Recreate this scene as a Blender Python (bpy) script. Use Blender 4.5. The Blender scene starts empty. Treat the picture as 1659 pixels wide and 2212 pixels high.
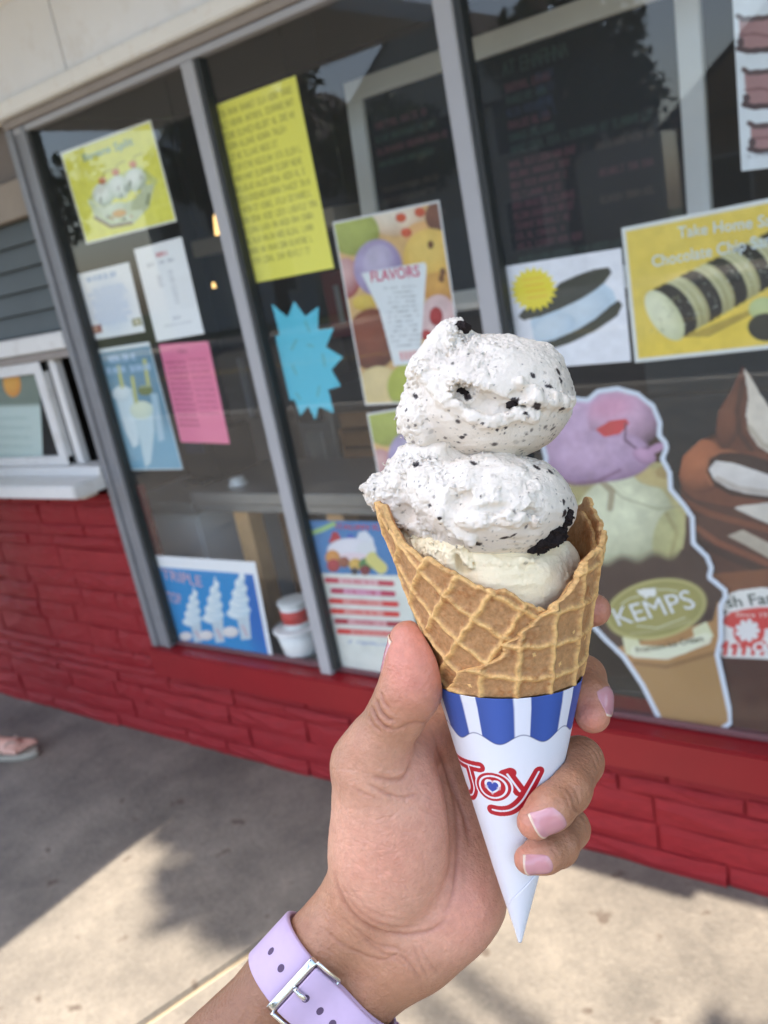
import bpy, bmesh, math, random
import numpy as np
from mathutils import Vector, Matrix

# ---------------------------------------------------------------- camera
# Calibrated from the shop front: wall plane y = 0, outside is -y, x runs along the
# wall, z is up, ground z = 0.  Picture coordinates are on a 1659 x 2212 sheet.
CX, CY, FP = 829.5, 1106.0, 1915.0
CAM_H = 1.55
_v1 = np.array([-1700 - CX, 1048 - CY, FP]); _v1 /= np.linalg.norm(_v1)
_v2 = np.array([2130 - CX, 7650 - CY, FP]); _v2 -= _v1 * (_v1 @ _v2); _v2 /= np.linalg.norm(_v2)
RM = np.array([-_v1, np.cross(-_v2, -_v1), -_v2])      # world = RM @ (right, down, forward)
CAM_D = 1.7085
CAM = np.array([0.0, -CAM_D, CAM_H])

scene = bpy.context.scene
COL = scene.collection
cam_data = bpy.data.cameras.new('camera')
cam_ob = bpy.data.objects.new('camera', cam_data)
COL.objects.link(cam_ob)
mw = Matrix.Identity(4)
for i in range(3):
    mw[i][0] = RM[i, 0]; mw[i][1] = -RM[i, 1]; mw[i][2] = -RM[i, 2]; mw[i][3] = CAM[i]
cam_ob.matrix_world = mw
cam_data.sensor_fit = 'VERTICAL'
cam_data.sensor_height = 36.0
cam_data.sensor_width = 27.0
cam_data.lens = FP / 2212.0 * 36.0
cam_data.clip_start = 0.02
cam_data.clip_end = 400.0
cam_data.dof.use_dof = True
cam_data.dof.focus_distance = 0.288
cam_data.dof.aperture_fstop = cam_data.lens / 1.75
scene.camera = cam_ob

# ---------------------------------------------------------------- light
SUN_EL = math.radians(62.0)
SUN_DIR = Vector((-0.29 * math.cos(SUN_EL), -0.957 * math.cos(SUN_EL), math.sin(SUN_EL))).normalized()
world = bpy.data.worlds.new('World'); scene.world = world; world.use_nodes = True
wn = world.node_tree.nodes; wl = world.node_tree.links
wn.clear()
w_out = wn.new('ShaderNodeOutputWorld'); w_bg = wn.new('ShaderNodeBackground'); w_sky = wn.new('ShaderNodeTexSky')
w_sky.sky_type = 'NISHITA'; w_sky.sun_disc = False
w_sky.sun_elevation = SUN_EL
w_sky.sun_rotation = math.atan2(SUN_DIR.x, SUN_DIR.y)
w_sky.air_density = 1.0; w_sky.dust_density = 2.0; w_sky.ozone_density = 1.0
w_bg.inputs['Strength'].default_value = 0.15
wl.new(w_sky.outputs['Color'], w_bg.inputs['Color']); wl.new(w_bg.outputs['Background'], w_out.inputs['Surface'])
sun_data = bpy.data.lights.new('sun', 'SUN'); sun_ob = bpy.data.objects.new('sun', sun_data); COL.objects.link(sun_ob)
sun_data.energy = 3.5; sun_data.angle = math.radians(0.53); sun_data.color = (1.0, 0.91, 0.77)
sun_ob.rotation_euler = SUN_DIR.to_track_quat('Z', 'Y').to_euler()
sun_ob.location = (-3, -10, 12)

vs = scene.view_settings
vs.view_transform = 'Standard'; vs.look = 'None'; vs.gamma = 1.0; vs.use_curve_mapping = False
vs.exposure = 1.9
scene.render.engine = 'CYCLES'
scene.cycles.use_denoising = True
scene.cycles.max_bounces = 8
scene.cycles.transparent_max_bounces = 16
scene.cycles.caustics_reflective = False
scene.cycles.caustics_refractive = False
scene.cycles.sample_clamp_indirect = 6.0

# ---------------------------------------------------------------- helpers
RNG = np.random.default_rng(7)
def ray(px, py): return RM @ np.array([px - CX, py - CY, FP])
def WP(px, py, y=0.0):
    """picture point -> (x, z) on the plane at distance y behind the wall face"""
    d = ray(px, py); t = (CAM_D + y) / d[1]
    return np.array([t * d[0], CAM_H + t * d[2]])
def GP(px, py):
    d = ray(px, py); t = -CAM_H / d[2]
    return np.array([t * d[0], t * d[1] - CAM_D])
def C3(px, py, d):
    """picture point at depth d (mm) -> camera space mm (right, down, forward)"""
    return np.array([(px - CX) / FP * d, (py - CY) / FP * d, d])
def to_world(P):
    return (np.asarray(P) * 0.001) @ RM.T + CAM
def to_px(P):
    P = np.asarray(P)
    return P[..., 0] / P[..., 2] * FP + CX, P[..., 1] / P[..., 2] * FP + CY

def S(r, g, b):
    """sRGB 0-255 -> linear tuple"""
    def c(u):
        u /= 255.0
        return u / 12.92 if u <= 0.04045 else ((u + 0.055) / 1.055) ** 2.4
    return (c(r), c(g), c(b))

def _hash(ix, iy, iz, seed):
    h = (ix.astype(np.int64) * 374761393 + iy.astype(np.int64) * 668265263 + iz.astype(np.int64) * 2147483647 + seed * 974711) & 0xFFFFFFFF
    h = ((h ^ (h >> 13)) * 1274126177) & 0xFFFFFFFF
    h = ((h ^ (h >> 16)) * 2246822519) & 0xFFFFFFFF
    return ((h ^ (h >> 15)) & 0xFFFFFF) / float(0xFFFFFF)
def vnoise(P, seed=0):
    """value noise, -1..1, at points P (n,3)"""
    P = np.asarray(P, dtype=np.float64)
    i = np.floor(P).astype(np.int64); f = P - i
    f = f * f * f * (f * (f * 6 - 15) + 10)
    out = 0
    for dx in (0, 1):
        wx = f[:, 0] if dx else 1 - f[:, 0]
        for dy in (0, 1):
            wy = f[:, 1] if dy else 1 - f[:, 1]
            for dz in (0, 1):
                wz = f[:, 2] if dz else 1 - f[:, 2]
                out = out + wx * wy * wz * _hash(i[:, 0] + dx, i[:, 1] + dy, i[:, 2] + dz, seed)
    return out * 2 - 1
def fbm(P, octv=3, gain=0.5, seed=0):
    a, s, o = 1.0, 0.0, 0.0
    P = np.asarray(P, dtype=np.float64)
    for k in range(octv):
        o = o + a * vnoise(P * (2.03 ** k) + 17.3 * k, seed + k); s += a; a *= gain
    return o / s
def sstep(a, b, x):
    t = np.clip((x - a) / (b - a), 0, 1); return t * t * (3 - 2 * t)

# -------- implicit shapes
def rcone(P, a, b, ra, rb):
    """round cone distance"""
    a = np.asarray(a, float); b = np.asarray(b, float)
    ab = b - a; L2 = ab @ ab
    h = np.clip(((P - a) @ ab) / L2, 0, 1)
    return np.linalg.norm(P - a - h[:, None] * ab, axis=1) - (ra + (rb - ra) * h)
def ellip(P, c, r, R=None):
    q = P - np.asarray(c, float)
    if R is not None: q = q @ R
    r = np.asarray(r, float)
    k0 = np.linalg.norm(q / r, axis=1); k1 = np.linalg.norm(q / (r * r), axis=1)
    return k0 * (k0 - 1) / np.maximum(k1, 1e-6)
def smin(a, b, k):
    h = np.maximum(k - np.abs(a - b), 0)
    return np.minimum(a, b) - h * h / (4 * k)
def smax(a, b, k): return -smin(-a, -b, k)

def surface_nets(fn, lo, hi, h, newton=2, band=2.6):
    """mesh the zero set of fn inside a box; coarse pass first, then only near the surface"""
    lo = np.asarray(lo, float); hi = np.asarray(hi, float)
    n = np.ceil((hi - lo) / h).astype(int) + 1
    n = ((n + 3) // 4) * 4 + 1
    cn = (n - 1) // 4 + 1
    ax = [lo[i] + h * 4 * np.arange(cn[i]) for i in range(3)]
    G = np.stack(np.meshgrid(*ax, indexing='ij'), -1).reshape(-1, 3)
    cv = fn(G).reshape(cn)
    near = np.abs(cv) < 4 * h * band
    blk = np.zeros(cn - 1, bool)
    for dx in (0, 1):
        for dy in (0, 1):
            for dz in (0, 1):
                blk |= near[dx:cn[0] - 1 + dx, dy:cn[1] - 1 + dy, dz:cn[2] - 1 + dz]
    V = np.where(np.repeat(np.repeat(np.repeat(cv, 4, 0), 4, 1), 4, 2)[:n[0], :n[1], :n[2]] > 0, 1e3, -1e3)
    mask = np.zeros(n, bool)
    fb = np.repeat(np.repeat(np.repeat(blk, 4, 0), 4, 1), 4, 2)
    for dx in (0, 1):
        for dy in (0, 1):
            for dz in (0, 1):
                mask[dx:n[0] - 1 + dx, dy:n[1] - 1 + dy, dz:n[2] - 1 + dz] |= fb
    idx = np.argwhere(mask)
    vals = np.concatenate([fn(lo + h * c) for c in np.array_split(idx, max(1, len(idx) // 400000))])
    V[mask] = vals
    sgn = V > 0
    c = [sgn[dx:n[0] - 1 + dx, dy:n[1] - 1 + dy, dz:n[2] - 1 + dz] for dx in (0, 1) for dy in (0, 1) for dz in (0, 1)]
    anyp = np.logical_or.reduce(c); allp = np.logical_and.reduce(c)
    act = anyp & ~allp & fb
    cells = np.argwhere(act)
    vid = -np.ones(act.shape, np.int64); vid[act] = np.arange(len(cells))
    acc = np.zeros((len(cells), 3)); cnt = np.zeros(len(cells))
    for d in range(3):
        o = [x for x in range(3) if x != d]
        for a in (0, 1):
            for b in (0, 1):
                p0 = cells.copy(); p0[:, o[0]] += a; p0[:, o[1]] += b
                p1 = p0.copy(); p1[:, d] += 1
                v0 = V[tuple(p0.T)]; v1 = V[tuple(p1.T)]
                m = (v0 > 0) != (v1 > 0)
                t = np.where(m, v0 / np.where(m, v0 - v1, 1), 0)
                q = p0.astype(float); q[:, d] += t
                acc[m] += q[m]; cnt[m] += 1
    verts = lo + h * acc / np.maximum(cnt, 1)[:, None]
    faces = []
    for d in range(3):
        o = [x for x in range(3) if x != d]
        sl0 = [slice(1, n[k] - 1) for k in range(3)]; sl0[d] = slice(0, n[d] - 1)
        s1 = list(sl0); s1[d] = slice(1, n[d])
        a0 = sgn[tuple(sl0)]; a1 = sgn[tuple(s1)]
        e = np.argwhere(a0 != a1)
        e[:, o[0]] += 1; e[:, o[1]] += 1
        fl = sgn[tuple(e.T)]
        q = []
        for (x, y) in ((-1, -1), (0, -1), (0, 0), (-1, 0)):
            r = e.copy(); r[:, o[0]] += x; r[:, o[1]] += y
            q.append(vid[tuple(r.T)])
        q = np.stack(q, 1)
        ok = (q >= 0).all(1); q = q[ok]; fl = fl[ok]
        if d == 1: fl = ~fl
        q[fl] = q[fl][:, ::-1]
        faces.append(q)
    faces = np.concatenate(faces)
    g = None
    for _ in range(newton):
        e = h * 0.5; f0 = fn(verts)
        g = np.stack([fn(verts + e * np.eye(3)[k]) - fn(verts - e * np.eye(3)[k]) for k in range(3)], 1) / (2 * e)
        gl = np.maximum(np.linalg.norm(g, axis=1), 0.2)
        verts = verts - g / gl[:, None] * np.clip(f0 / gl, -h * .6, h * .6)[:, None]
    # outward winding
    A = verts[faces[:, 0]]; N = np.cross(verts[faces[:, 1]] - A, verts[faces[:, 2]] - A)
    if g is not None and (N * g[faces[:, 0]]).sum() < 0: faces = faces[:, ::-1]
    return verts, faces

def vert_normals(v, f):
    N = np.cross(v[f[:, 2]] - v[f[:, 0]], v[f[:, 3 if f.shape[1] > 3 else 1]] - v[f[:, 1 if f.shape[1] > 3 else 0]])
    out = np.zeros_like(v)
    for k in range(f.shape[1]): np.add.at(out, f[:, k], N)
    return out / np.maximum(np.linalg.norm(out, axis=1), 1e-12)[:, None]
def smooth_verts(v, f, it=2, lam=0.5):
    for _ in range(it):
        s = np.zeros_like(v); c = np.zeros(len(v))
        for k in range(f.shape[1]):
            a = f[:, k]; b = f[:, (k + 1) % f.shape[1]]
            np.add.at(s, a, v[b]); np.add.at(c, a, 1); np.add.at(s, b, v[a]); np.add.at(c, b, 1)
        v = v + lam * (s / np.maximum(c, 1)[:, None] - v)
    return v
def subdivide(v, f):
    """one linear split of a quad mesh (new points averaged)"""
    e = np.concatenate([np.sort(np.stack([f[:, k], f[:, (k + 1) % 4]], 1), 1) for k in range(4)])
    u, inv = np.unique(e, axis=0, return_inverse=True); inv = inv.reshape(4, -1)
    nv = len(v)
    em = (v[u[:, 0]] + v[u[:, 1]]) / 2; fm = v[f].mean(1)
    V = np.concatenate([v, em, fm]); ei = inv + nv; fi = nv + len(u) + np.arange(len(f))
    F = np.concatenate([np.stack([f[:, k], ei[k], fi, ei[(k + 3) % 4]], 1) for k in range(4)])
    return V, F

# -------- mesh and object creation
def mesh_np(name, v, f, smooth=True, col=None):
    v = np.asarray(v, np.float32); f = np.asarray(f, np.int32)
    me = bpy.data.meshes.new(name)
    me.vertices.add(len(v)); me.vertices.foreach_set('co', v.ravel())
    k = f.shape[1]
    me.loops.add(f.size); me.loops.foreach_set('vertex_index', f.ravel())
    me.polygons.add(len(f)); me.polygons.foreach_set('loop_start', np.arange(0, f.size, k, dtype=np.int32))
    if smooth: me.polygons.foreach_set('use_smooth', np.ones(len(f), bool))
    me.update(); me.validate()
    if col is not None:
        a = me.color_attributes.new('Col', 'FLOAT_COLOR', 'POINT')
        c = np.ones((len(v), 4), np.float32); c[:, :3] = col
        a.data.foreach_set('color', c.ravel())
    return me
def link(name, me, m=None, parent=None):
    o = bpy.data.objects.new(name, me); COL.objects.link(o)
    if m is not None and me is not None:
        me.materials.clear(); me.materials.append(m)
    if parent is not None: o.parent = parent
    return o
def tag(o, label=None, cat=None, group=None, kind=None):
    if label: o['label'] = label
    if cat: o['category'] = cat
    if group: o['group'] = group
    if kind: o['kind'] = kind
    return o
def empty(name, loc=(0, 0, 0), label=None, cat=None, group=None, kind=None):
    o = bpy.data.objects.new(name, None); COL.objects.link(o); o.location = loc
    o.empty_display_size = 0.05
    return tag(o, label, cat, group, kind)
def put(name, me, m, parent):
    """child whose mesh is given in world coordinates while the parent sits at a plain offset"""
    o = link(name, me, m, parent)
    if parent is not None:
        top = Vector((0, 0, 0)); p = parent
        while p is not None: top += p.location; p = p.parent
        o.location = -top
    return o
def bm_mesh(name, bm):
    me = bpy.data.meshes.new(name); bm.to_mesh(me); bm.free(); return me
def box_bm(x0, x1, y0, y1, z0, z1, bev=0.0, seg=1, bm=None):
    own = bm is None
    b = bmesh.new()
    vs_ = [b.verts.new((x, y, z)) for x in (x0, x1) for y in (y0, y1) for z in (z0, z1)]
    for q in ((0, 1, 3, 2), (4, 6, 7, 5), (0, 4, 5, 1), (2, 3, 7, 6), (0, 2, 6, 4), (1, 5, 7, 3)):
        b.faces.new([vs_[i] for i in q])
    bmesh.ops.recalc_face_normals(b, faces=b.faces)
    if bev > 0: bmesh.ops.bevel(b, geom=list(b.edges), offset=bev, segments=seg, affect='EDGES')
    if own: return b
    t = bpy.data.meshes.new('tmp'); b.to_mesh(t); b.free(); bm.from_mesh(t); bpy.data.meshes.remove(t)
    return bm
def box(name, x0, x1, y0, y1, z0, z1, m, parent=None, bev=0.0, seg=1):
    return put(name, bm_mesh(name, box_bm(x0, x1, y0, y1, z0, z1, bev, seg)), m, parent)
def tube_np(path, rad, n=10, closed_ends=True):
    path = np.asarray(path, float); rad = np.broadcast_to(np.asarray(rad, float), (len(path),))
    t = np.gradient(path, axis=0); t /= np.linalg.norm(t, axis=1)[:, None]
    up = np.array([0, 0, 1.0]) if abs(t[0, 2]) < 0.9 else np.array([1.0, 0, 0])
    V = []
    u = np.cross(t[0], up); u /= np.linalg.norm(u)
    for i in range(len(path)):
        u = u - t[i] * (u @ t[i]); u /= np.linalg.norm(u); w = np.cross(t[i], u)
        a = np.linspace(0, 2 * np.pi, n, endpoint=False)
        V.append(path[i] + rad[i] * (np.cos(a)[:, None] * u + np.sin(a)[:, None] * w))
    V = np.concatenate(V); F = []
    for i in range(len(path) - 1):
        for k in range(n):
            F.append((i * n + k, i * n + (k + 1) % n, (i + 1) * n + (k + 1) % n, (i + 1) * n + k))
    if closed_ends:
        V = np.concatenate([V, path[:1], path[-1:]]); c0 = len(V) - 2; c1 = len(V) - 1; b = (len(path) - 1) * n
        for k in range(n):
            F.append((c0, (k + 1) % n, k, k)); F.append((c1, b + k, b + (k + 1) % n, b + (k + 1) % n))
    return V, F
def tube(name, path, rad, m, parent=None, n=10):
    V, F = tube_np(path, rad, n)
    me = bpy.data.meshes.new(name); me.from_pydata([tuple(p) for p in V], [], [tuple(dict.fromkeys(q)) for q in F]); me.update()
    me.polygons.foreach_set('use_smooth', np.ones(len(me.polygons), bool))
    bm = bmesh.new(); bm.from_mesh(me); bmesh.ops.recalc_face_normals(bm, faces=bm.faces); bm.to_mesh(me); bm.free()
    return put(name, me, m, parent)

# -------- materials
def mat(name, base=(0.5, 0.5, 0.5), rough=0.6, spec=0.5, metal=0.0, var=0.0, vscale=8.0, var_col=None,
        bump=0.0, bscale=60.0, attr=False, sss=0.0, sss_r=(1, .4, .25), sss_s=0.004, coat=0.0, rvar=0.0, dirt=None, tcoord='Object'):
    m = bpy.data.materials.new(name); m.use_nodes = True
    nt = m.node_tree; N = nt.nodes; L = nt.links; b = N['Principled BSDF']
    b.inputs['Base Color'].default_value = (*base, 1); b.inputs['Roughness'].default_value = rough
    b.inputs['Specular IOR Level'].default_value = spec; b.inputs['Metallic'].default_value = metal
    if coat: b.inputs['Coat Weight'].default_value = coat; b.inputs['Coat Roughness'].default_value = 0.15
    if sss:
        b.inputs['Subsurface Weight'].default_value = sss; b.inputs['Subsurface Radius'].default_value = sss_r
        b.inputs['Subsurface Scale'].default_value = sss_s
    tc = N.new('ShaderNodeTexCoord'); src = tc.outputs[tcoord]
    colout = None
    if attr:
        at = N.new('ShaderNodeAttribute'); at.attribute_name = 'Col'; colout = at.outputs['Color']
    if var > 0:
        nz = N.new('ShaderNodeTexNoise'); nz.inputs['Scale'].default_value = vscale; nz.inputs['Detail'].default_value = 6
        nz.inputs['Roughness'].default_value = 0.62
        L.new(src, nz.inputs['Vector'])
        mr = N.new('ShaderNodeMapRange'); mr.inputs['From Min'].default_value = 0.32; mr.inputs['From Max'].default_value = 0.68
        L.new(nz.outputs['Fac'], mr.inputs['Value'])
        mx = N.new('ShaderNodeMix'); mx.data_type = 'RGBA'
        if var_col is None: var_col = tuple(c * (1 - var) for c in base)
        if colout is not None:
            mx.blend_type = 'MULTIPLY'; mx.inputs[0].default_value = 1.0
            rp = N.new('ShaderNodeMix'); rp.data_type = 'RGBA'
            rp.inputs[6].default_value = (1 - var, 1 - var, 1 - var, 1); rp.inputs[7].default_value = (1 + var * .4, 1 + var * .4, 1 + var * .4, 1)
            L.new(mr.outputs[0], rp.inputs[0]); L.new(colout, mx.inputs[6]); L.new(rp.outputs[2], mx.inputs[7])
        else:
            mx.inputs[6].default_value = (*base, 1); mx.inputs[7].default_value = (*var_col, 1)
            L.new(mr.outputs[0], mx.inputs[0])
        colout = mx.outputs[2]
        if rvar:
            rr = N.new('ShaderNodeMapRange'); rr.inputs['To Min'].default_value = max(0.03, rough - rvar); rr.inputs['To Max'].default_value = min(1, rough + rvar)
            L.new(nz.outputs['Fac'], rr.inputs['Value']); L.new(rr.outputs[0], b.inputs['Roughness'])
    if dirt is not None:
        dcol, dscale, damt = dirt
        nd = N.new('ShaderNodeTexNoise'); nd.inputs['Scale'].default_value = dscale; nd.inputs['Detail'].default_value = 8; nd.inputs['Roughness'].default_value = 0.7
        L.new(src, nd.inputs['Vector'])
        md = N.new('ShaderNodeMapRange'); md.inputs['From Min'].default_value = 0.55; md.inputs['From Max'].default_value = 0.75
        md.inputs['To Max'].default_value = damt
        L.new(nd.outputs['Fac'], md.inputs['Value'])
        mx2 = N.new('ShaderNodeMix'); mx2.data_type = 'RGBA'; mx2.inputs[7].default_value = (*dcol, 1)
        L.new(md.outputs[0], mx2.inputs[0])
        if colout is not None: L.new(colout, mx2.inputs[6])
        else: mx2.inputs[6].default_value = (*base, 1)
        colout = mx2.outputs[2]
    if colout is not None: L.new(colout, b.inputs['Base Color'])
    if bump > 0:
        nb = N.new('ShaderNodeTexNoise'); nb.inputs['Scale'].default_value = bscale; nb.inputs['Detail'].default_value = 5
        L.new(src, nb.inputs['Vector'])
        bp = N.new('ShaderNodeBump'); bp.inputs['Strength'].default_value = 1.0; bp.inputs['Distance'].default_value = bump
        L.new(nb.outputs['Fac'], bp.inputs['Height']); L.new(bp.outputs['Normal'], b.inputs['Normal'])
    return m

# ================================================================ ground
def rect_mesh(name, pts):
    me = bpy.data.meshes.new(name); me.from_pydata([tuple(p) for p in pts], [], [tuple(range(len(pts)))]); me.update(); return me
def concrete_mat():
    m = bpy.data.materials.new('concrete'); m.use_nodes = True
    nt = m.node_tree; N = nt.nodes; L = nt.links; b = N['Principled BSDF']; b.inputs['Roughness'].default_value = 0.88; b.inputs['Specular IOR Level'].default_value = 0.25
    tc = N.new('ShaderNodeTexCoord')
    def noise(sc, det=6, ro=.6):
        n = N.new('ShaderNodeTexNoise'); n.inputs['Scale'].default_value = sc; n.inputs['Detail'].default_value = det; n.inputs['Roughness'].default_value = ro
        L.new(tc.outputs['Object'], n.inputs['Vector']); return n.outputs['Fac']
    def ramp(src, a, b_, ca, cb):
        r = N.new('ShaderNodeValToRGB'); r.color_ramp.elements[0].position = a; r.color_ramp.elements[1].position = b_
        r.color_ramp.elements[0].color = (*ca, 1); r.color_ramp.elements[1].color = (*cb, 1); L.new(src, r.inputs[0]); return r.outputs[0]
    def mix(f, a, b_, mode='MIX', fac=None):
        x = N.new('ShaderNodeMix'); x.data_type = 'RGBA'; x.blend_type = mode
        if f is not None: L.new(f, x.inputs[0])
        else: x.inputs[0].default_value = fac
        L.new(a, x.inputs[6]); L.new(b_, x.inputs[7]); return x.outputs[2]
    base = ramp(noise(2.3), .3, .72, S(106, 101, 95), S(141, 134, 124))
    mott = ramp(noise(7, 6, .6), .35, .7, (.74, .74, .75), (1.06, 1.05, 1.04))
    c1 = mix(None, base, mott, 'MULTIPLY', 0.9)
    vor = N.new('ShaderNodeTexVoronoi'); vor.inputs['Scale'].default_value = 95; L.new(tc.outputs['Object'], vor.inputs['Vector'])
    sp = ramp(vor.outputs['Color'], .2, .9, (.82, .81, .80), (1.14, 1.12, 1.08))
    c2 = mix(None, c1, sp, 'MULTIPLY', 0.6)
    st = ramp(noise(1.1, 4, .5), .52, .72, (1, 1, 1), (.66, .64, .64))
    c3 = mix(None, c2, st, 'MULTIPLY', 0.8)
    sd = N.new('ShaderNodeMapRange'); sd.inputs['From Min'].default_value = .66; sd.inputs['From Max'].default_value = .72; L.new(noise(14, 3, .5), sd.inputs['Value'])
    dk = N.new('ShaderNodeRGB'); dk.outputs[0].default_value = (*S(92, 82, 74), 1)
    c4 = mix(sd.outputs[0], c3, dk.outputs[0])
    L.new(c4, b.inputs['Base Color'])
    bp = N.new('ShaderNodeBump'); bp.inputs['Distance'].default_value = 0.002; bp.inputs['Strength'].default_value = 0.7
    L.new(vor.outputs['Distance'], bp.inputs['Height']); L.new(bp.outputs['Normal'], b.inputs['Normal'])
    return m
M_CONC = concrete_mat()
ground = link('ground', rect_mesh('ground', [(-90, -120, -0.16), (90, -120, -0.16), (90, 12, -0.16), (-90, 12, -0.16)]), mat('lawn', S(74, 88, 48), 0.95, var=.4, vscale=1.5)); tag(ground, kind='structure')
# pavement slabs with open joints; joint directions follow the photographed one
jA = GP(310, 2212); jB = GP(560, 2042)
pav = empty('pavement', (0, 0, 0), kind='structure')
jdir = (jB - jA) / np.linalg.norm(jB - jA)
def slab(poly, name='paving_slab'):
    b = bmesh.new(); vv = [b.verts.new((x, y, 0.0)) for x, y in poly]; fc = b.faces.new(vv)
    bmesh.ops.recalc_face_normals(b, faces=b.faces)
    if fc.normal.z < 0: fc.normal_flip()
    r = bmesh.ops.extrude_face_region(b, geom=[fc]); 
    for v in r['geom']:
        if isinstance(v, bmesh.types.BMVert): v.co.z -= 0.12
    bmesh.ops.recalc_face_normals(b, faces=b.faces)
    bmesh.ops.bevel(b, geom=[e for e in b.edges if all(v.co.z > -0.01 for v in e.verts)], offset=0.006, segments=2, affect='EDGES')
    return put(name, bm_mesh(name, b), M_CONC, pav)
g = 0.007
jx = lambda y: jA[0] + jdir[0] / jdir[1] * (y - jA[1])            # joint x at a given y
ys = [-2.62, 0.03]
YF = -5.9
def quad(xl0, xr0, xl1, xr1, y0, y1): return [(xl0, y0), (xr0, y0), (xr1, y1), (xl1, y1)]
slab(quad(jx(YF) + g, jx(YF) + 1.9 - g, jx(0.03) + g, jx(0.03) + 1.9 - g, YF, 0.03))
slab(quad(jx(YF) - 2.5 + g, jx(YF) - g, jx(0.03) - 2.5 + g, jx(0.03) - g, YF, 0.03))
slab(quad(jx(YF) - 9.0, jx(YF) - 2.5 - g, jx(0.03) - 9.0, jx(0.03) - 2.5 - g, YF, 0.03))
slab(quad(jx(YF) + 1.9 + g, jx(YF) + 9, jx(0.03) + 1.9 + g, jx(0.03) + 9, YF, 0.03))
box('joint_filler', -14, 9, YF, 0.03, -0.14, -0.012, mat('joint_sand', S(196, 178, 150), 0.95, var=.2, vscale=30), pav)

# ================================================================ the stand
stand = empty('ice_cream_stand', (0, 0, 0), 'walk-up ice cream stand with red painted stone base and aluminium framed windows', 'building')
XL, XR = -4.6, 2.2                     # extent of the front that is built
Z_SILL, Z_GL = 0.407, 2.085
PA0, PA1 = -2.508, -2.405              # corner post
MULL = [(-1.730, -1.688), (-1.003, -0.960), (-0.275, -0.232), (0.453, 0.496), (1.18, 1.223)]
M_RED = mat('red_paint', S(160, 39, 45), 0.6, 0.3, var=.22, vscale=9, var_col=S(134, 32, 38), bump=0.0012, bscale=70, rvar=.12, dirt=(S(136, 74, 72), 22, .25))
M_REDS = mat('red_gloss_paint', S(140, 24, 32), 0.42, 0.5, var=.12, vscale=6, bump=0.0004, bscale=40, rvar=.1)
M_ALU = mat('aluminium', S(170, 171, 174), 0.5, 0.4, metal=0.0, var=.06, vscale=12)
M_POST = mat('weathered_aluminium', S(134, 136, 140), 0.5, 0.4, metal=0.2, var=.12, vscale=10, dirt=(S(96, 94, 90), 30, .4))
M_ALUD = mat('dark_gasket', S(46, 50, 50), 0.6)
M_CREAM = mat('cream_panel', S(238, 241, 244), 0.7, 0.3, var=.09, vscale=2.5, dirt=(S(190, 178, 160), 7, .3))
M_TRIM = mat('white_trim', S(238, 238, 234), 0.55, 0.4, var=.06, vscale=5, dirt=(S(176, 140, 96), 26, .45))
M_TRIMD = mat('brown_trim', S(156, 148, 142), 0.7, 0.3, var=.15, vscale=9)
M_WHITEW = mat('white_window_paint', S(222, 222, 220), 0.45, 0.45, var=.05, vscale=9, dirt=(S(150, 138, 120), 16, .4))
M_SID = mat('slate_siding', S(92, 99, 100), 0.65, 0.3, var=.14, vscale=5)
M_INWALL = mat('interior_wall', S(84, 78, 72), 0.85, var=.2, vscale=1.3)
M_INFLOOR = mat('interior_floor', S(88, 84, 80), 0.7)
M_SOFFIT = mat('soffit', S(226, 224, 218), 0.7, var=.06, vscale=3)
# --- base wall: mortar core + individually laid stones
core = box('base_wall', XL, XR, 0.02, 0.14, 0.0, 0.30, M_RED, stand)
box('base_wall', XL, PA0 - 0.004, 0.025, 0.14, 0.301, 0.952, M_RED, stand)
stones = core
rs = random.Random(4)
protos = []
def stone_mesh(seed):
    r = random.Random(seed)
    bm = bmesh.new()
    nx, nz = 5, 3
    vv = {}
    for i in range(nx + 1):
        for k in range(nz + 1):
            u, w = i / nx, k / nz
            e = (i in (0, nx)) + (k in (0, nz))
            y = -1.0 + (0.30 if e else 0) + (0.15 if e == 2 else 0) + r.uniform(-.26, .26) + 0.2 * (w - .5)
            vv[i, k] = bm.verts.new((u + (r.uniform(-.012, .012) if 0 < i < nx else 0), y, w + (r.uniform(-.05, .05))))
    for i in range(nx):
        for k in range(nz): bm.faces.new((vv[i, k], vv[i + 1, k], vv[i + 1, k + 1], vv[i, k + 1]))
    be = [e for e in bm.edges if e.is_boundary]
    ex = bmesh.ops.extrude_edge_only(bm, edges=be)
    for v in ex['geom']:
        if isinstance(v, bmesh.types.BMVert): v.co.y = 0.6
    bmesh.ops.recalc_face_normals(bm, faces=bm.faces)
    me = bm_mesh('stone', bm); me.materials.append(M_RED)
    return me
protos = [stone_mesh(s) for s in range(14)]
def lay(x0, x1, z0, z1, yf=0.02):
    z = z0
    while z < z1 - 0.02:
        hgt = rs.choice([0.045, 0.06, 0.075, 0.09, 0.055])
        if z1 - z - hgt < 0.035: hgt = z1 - z
        x = x0 - rs.uniform(0, .2)
        while x < x1:
            ln = rs.uniform(0.16, 0.46)
            a, b = max(x, x0), min(x + ln, x1)
            if x1 - b < .06: b = x1; ln = 9
            if b - a > 0.05:
                o = bpy.data.objects.new('stone', rs.choice(protos)); COL.objects.link(o); o.parent = stones
                top = Vector((0, 0, 0)); p = stones
                while p is not None: top += p.location; p = p.parent
                dp = rs.uniform(0.006, 0.015)
                o.location = Vector((a + 0.003, yf, z + 0.002)) - top; o.scale = (b - a - 0.010, dp, hgt - 0.007)
            x += ln
        z += hgt
lay(XL, XR, 0.0, 0.294)
lay(XL, PA0 - 0.006, 0.300, 0.950, 0.025)
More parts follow.
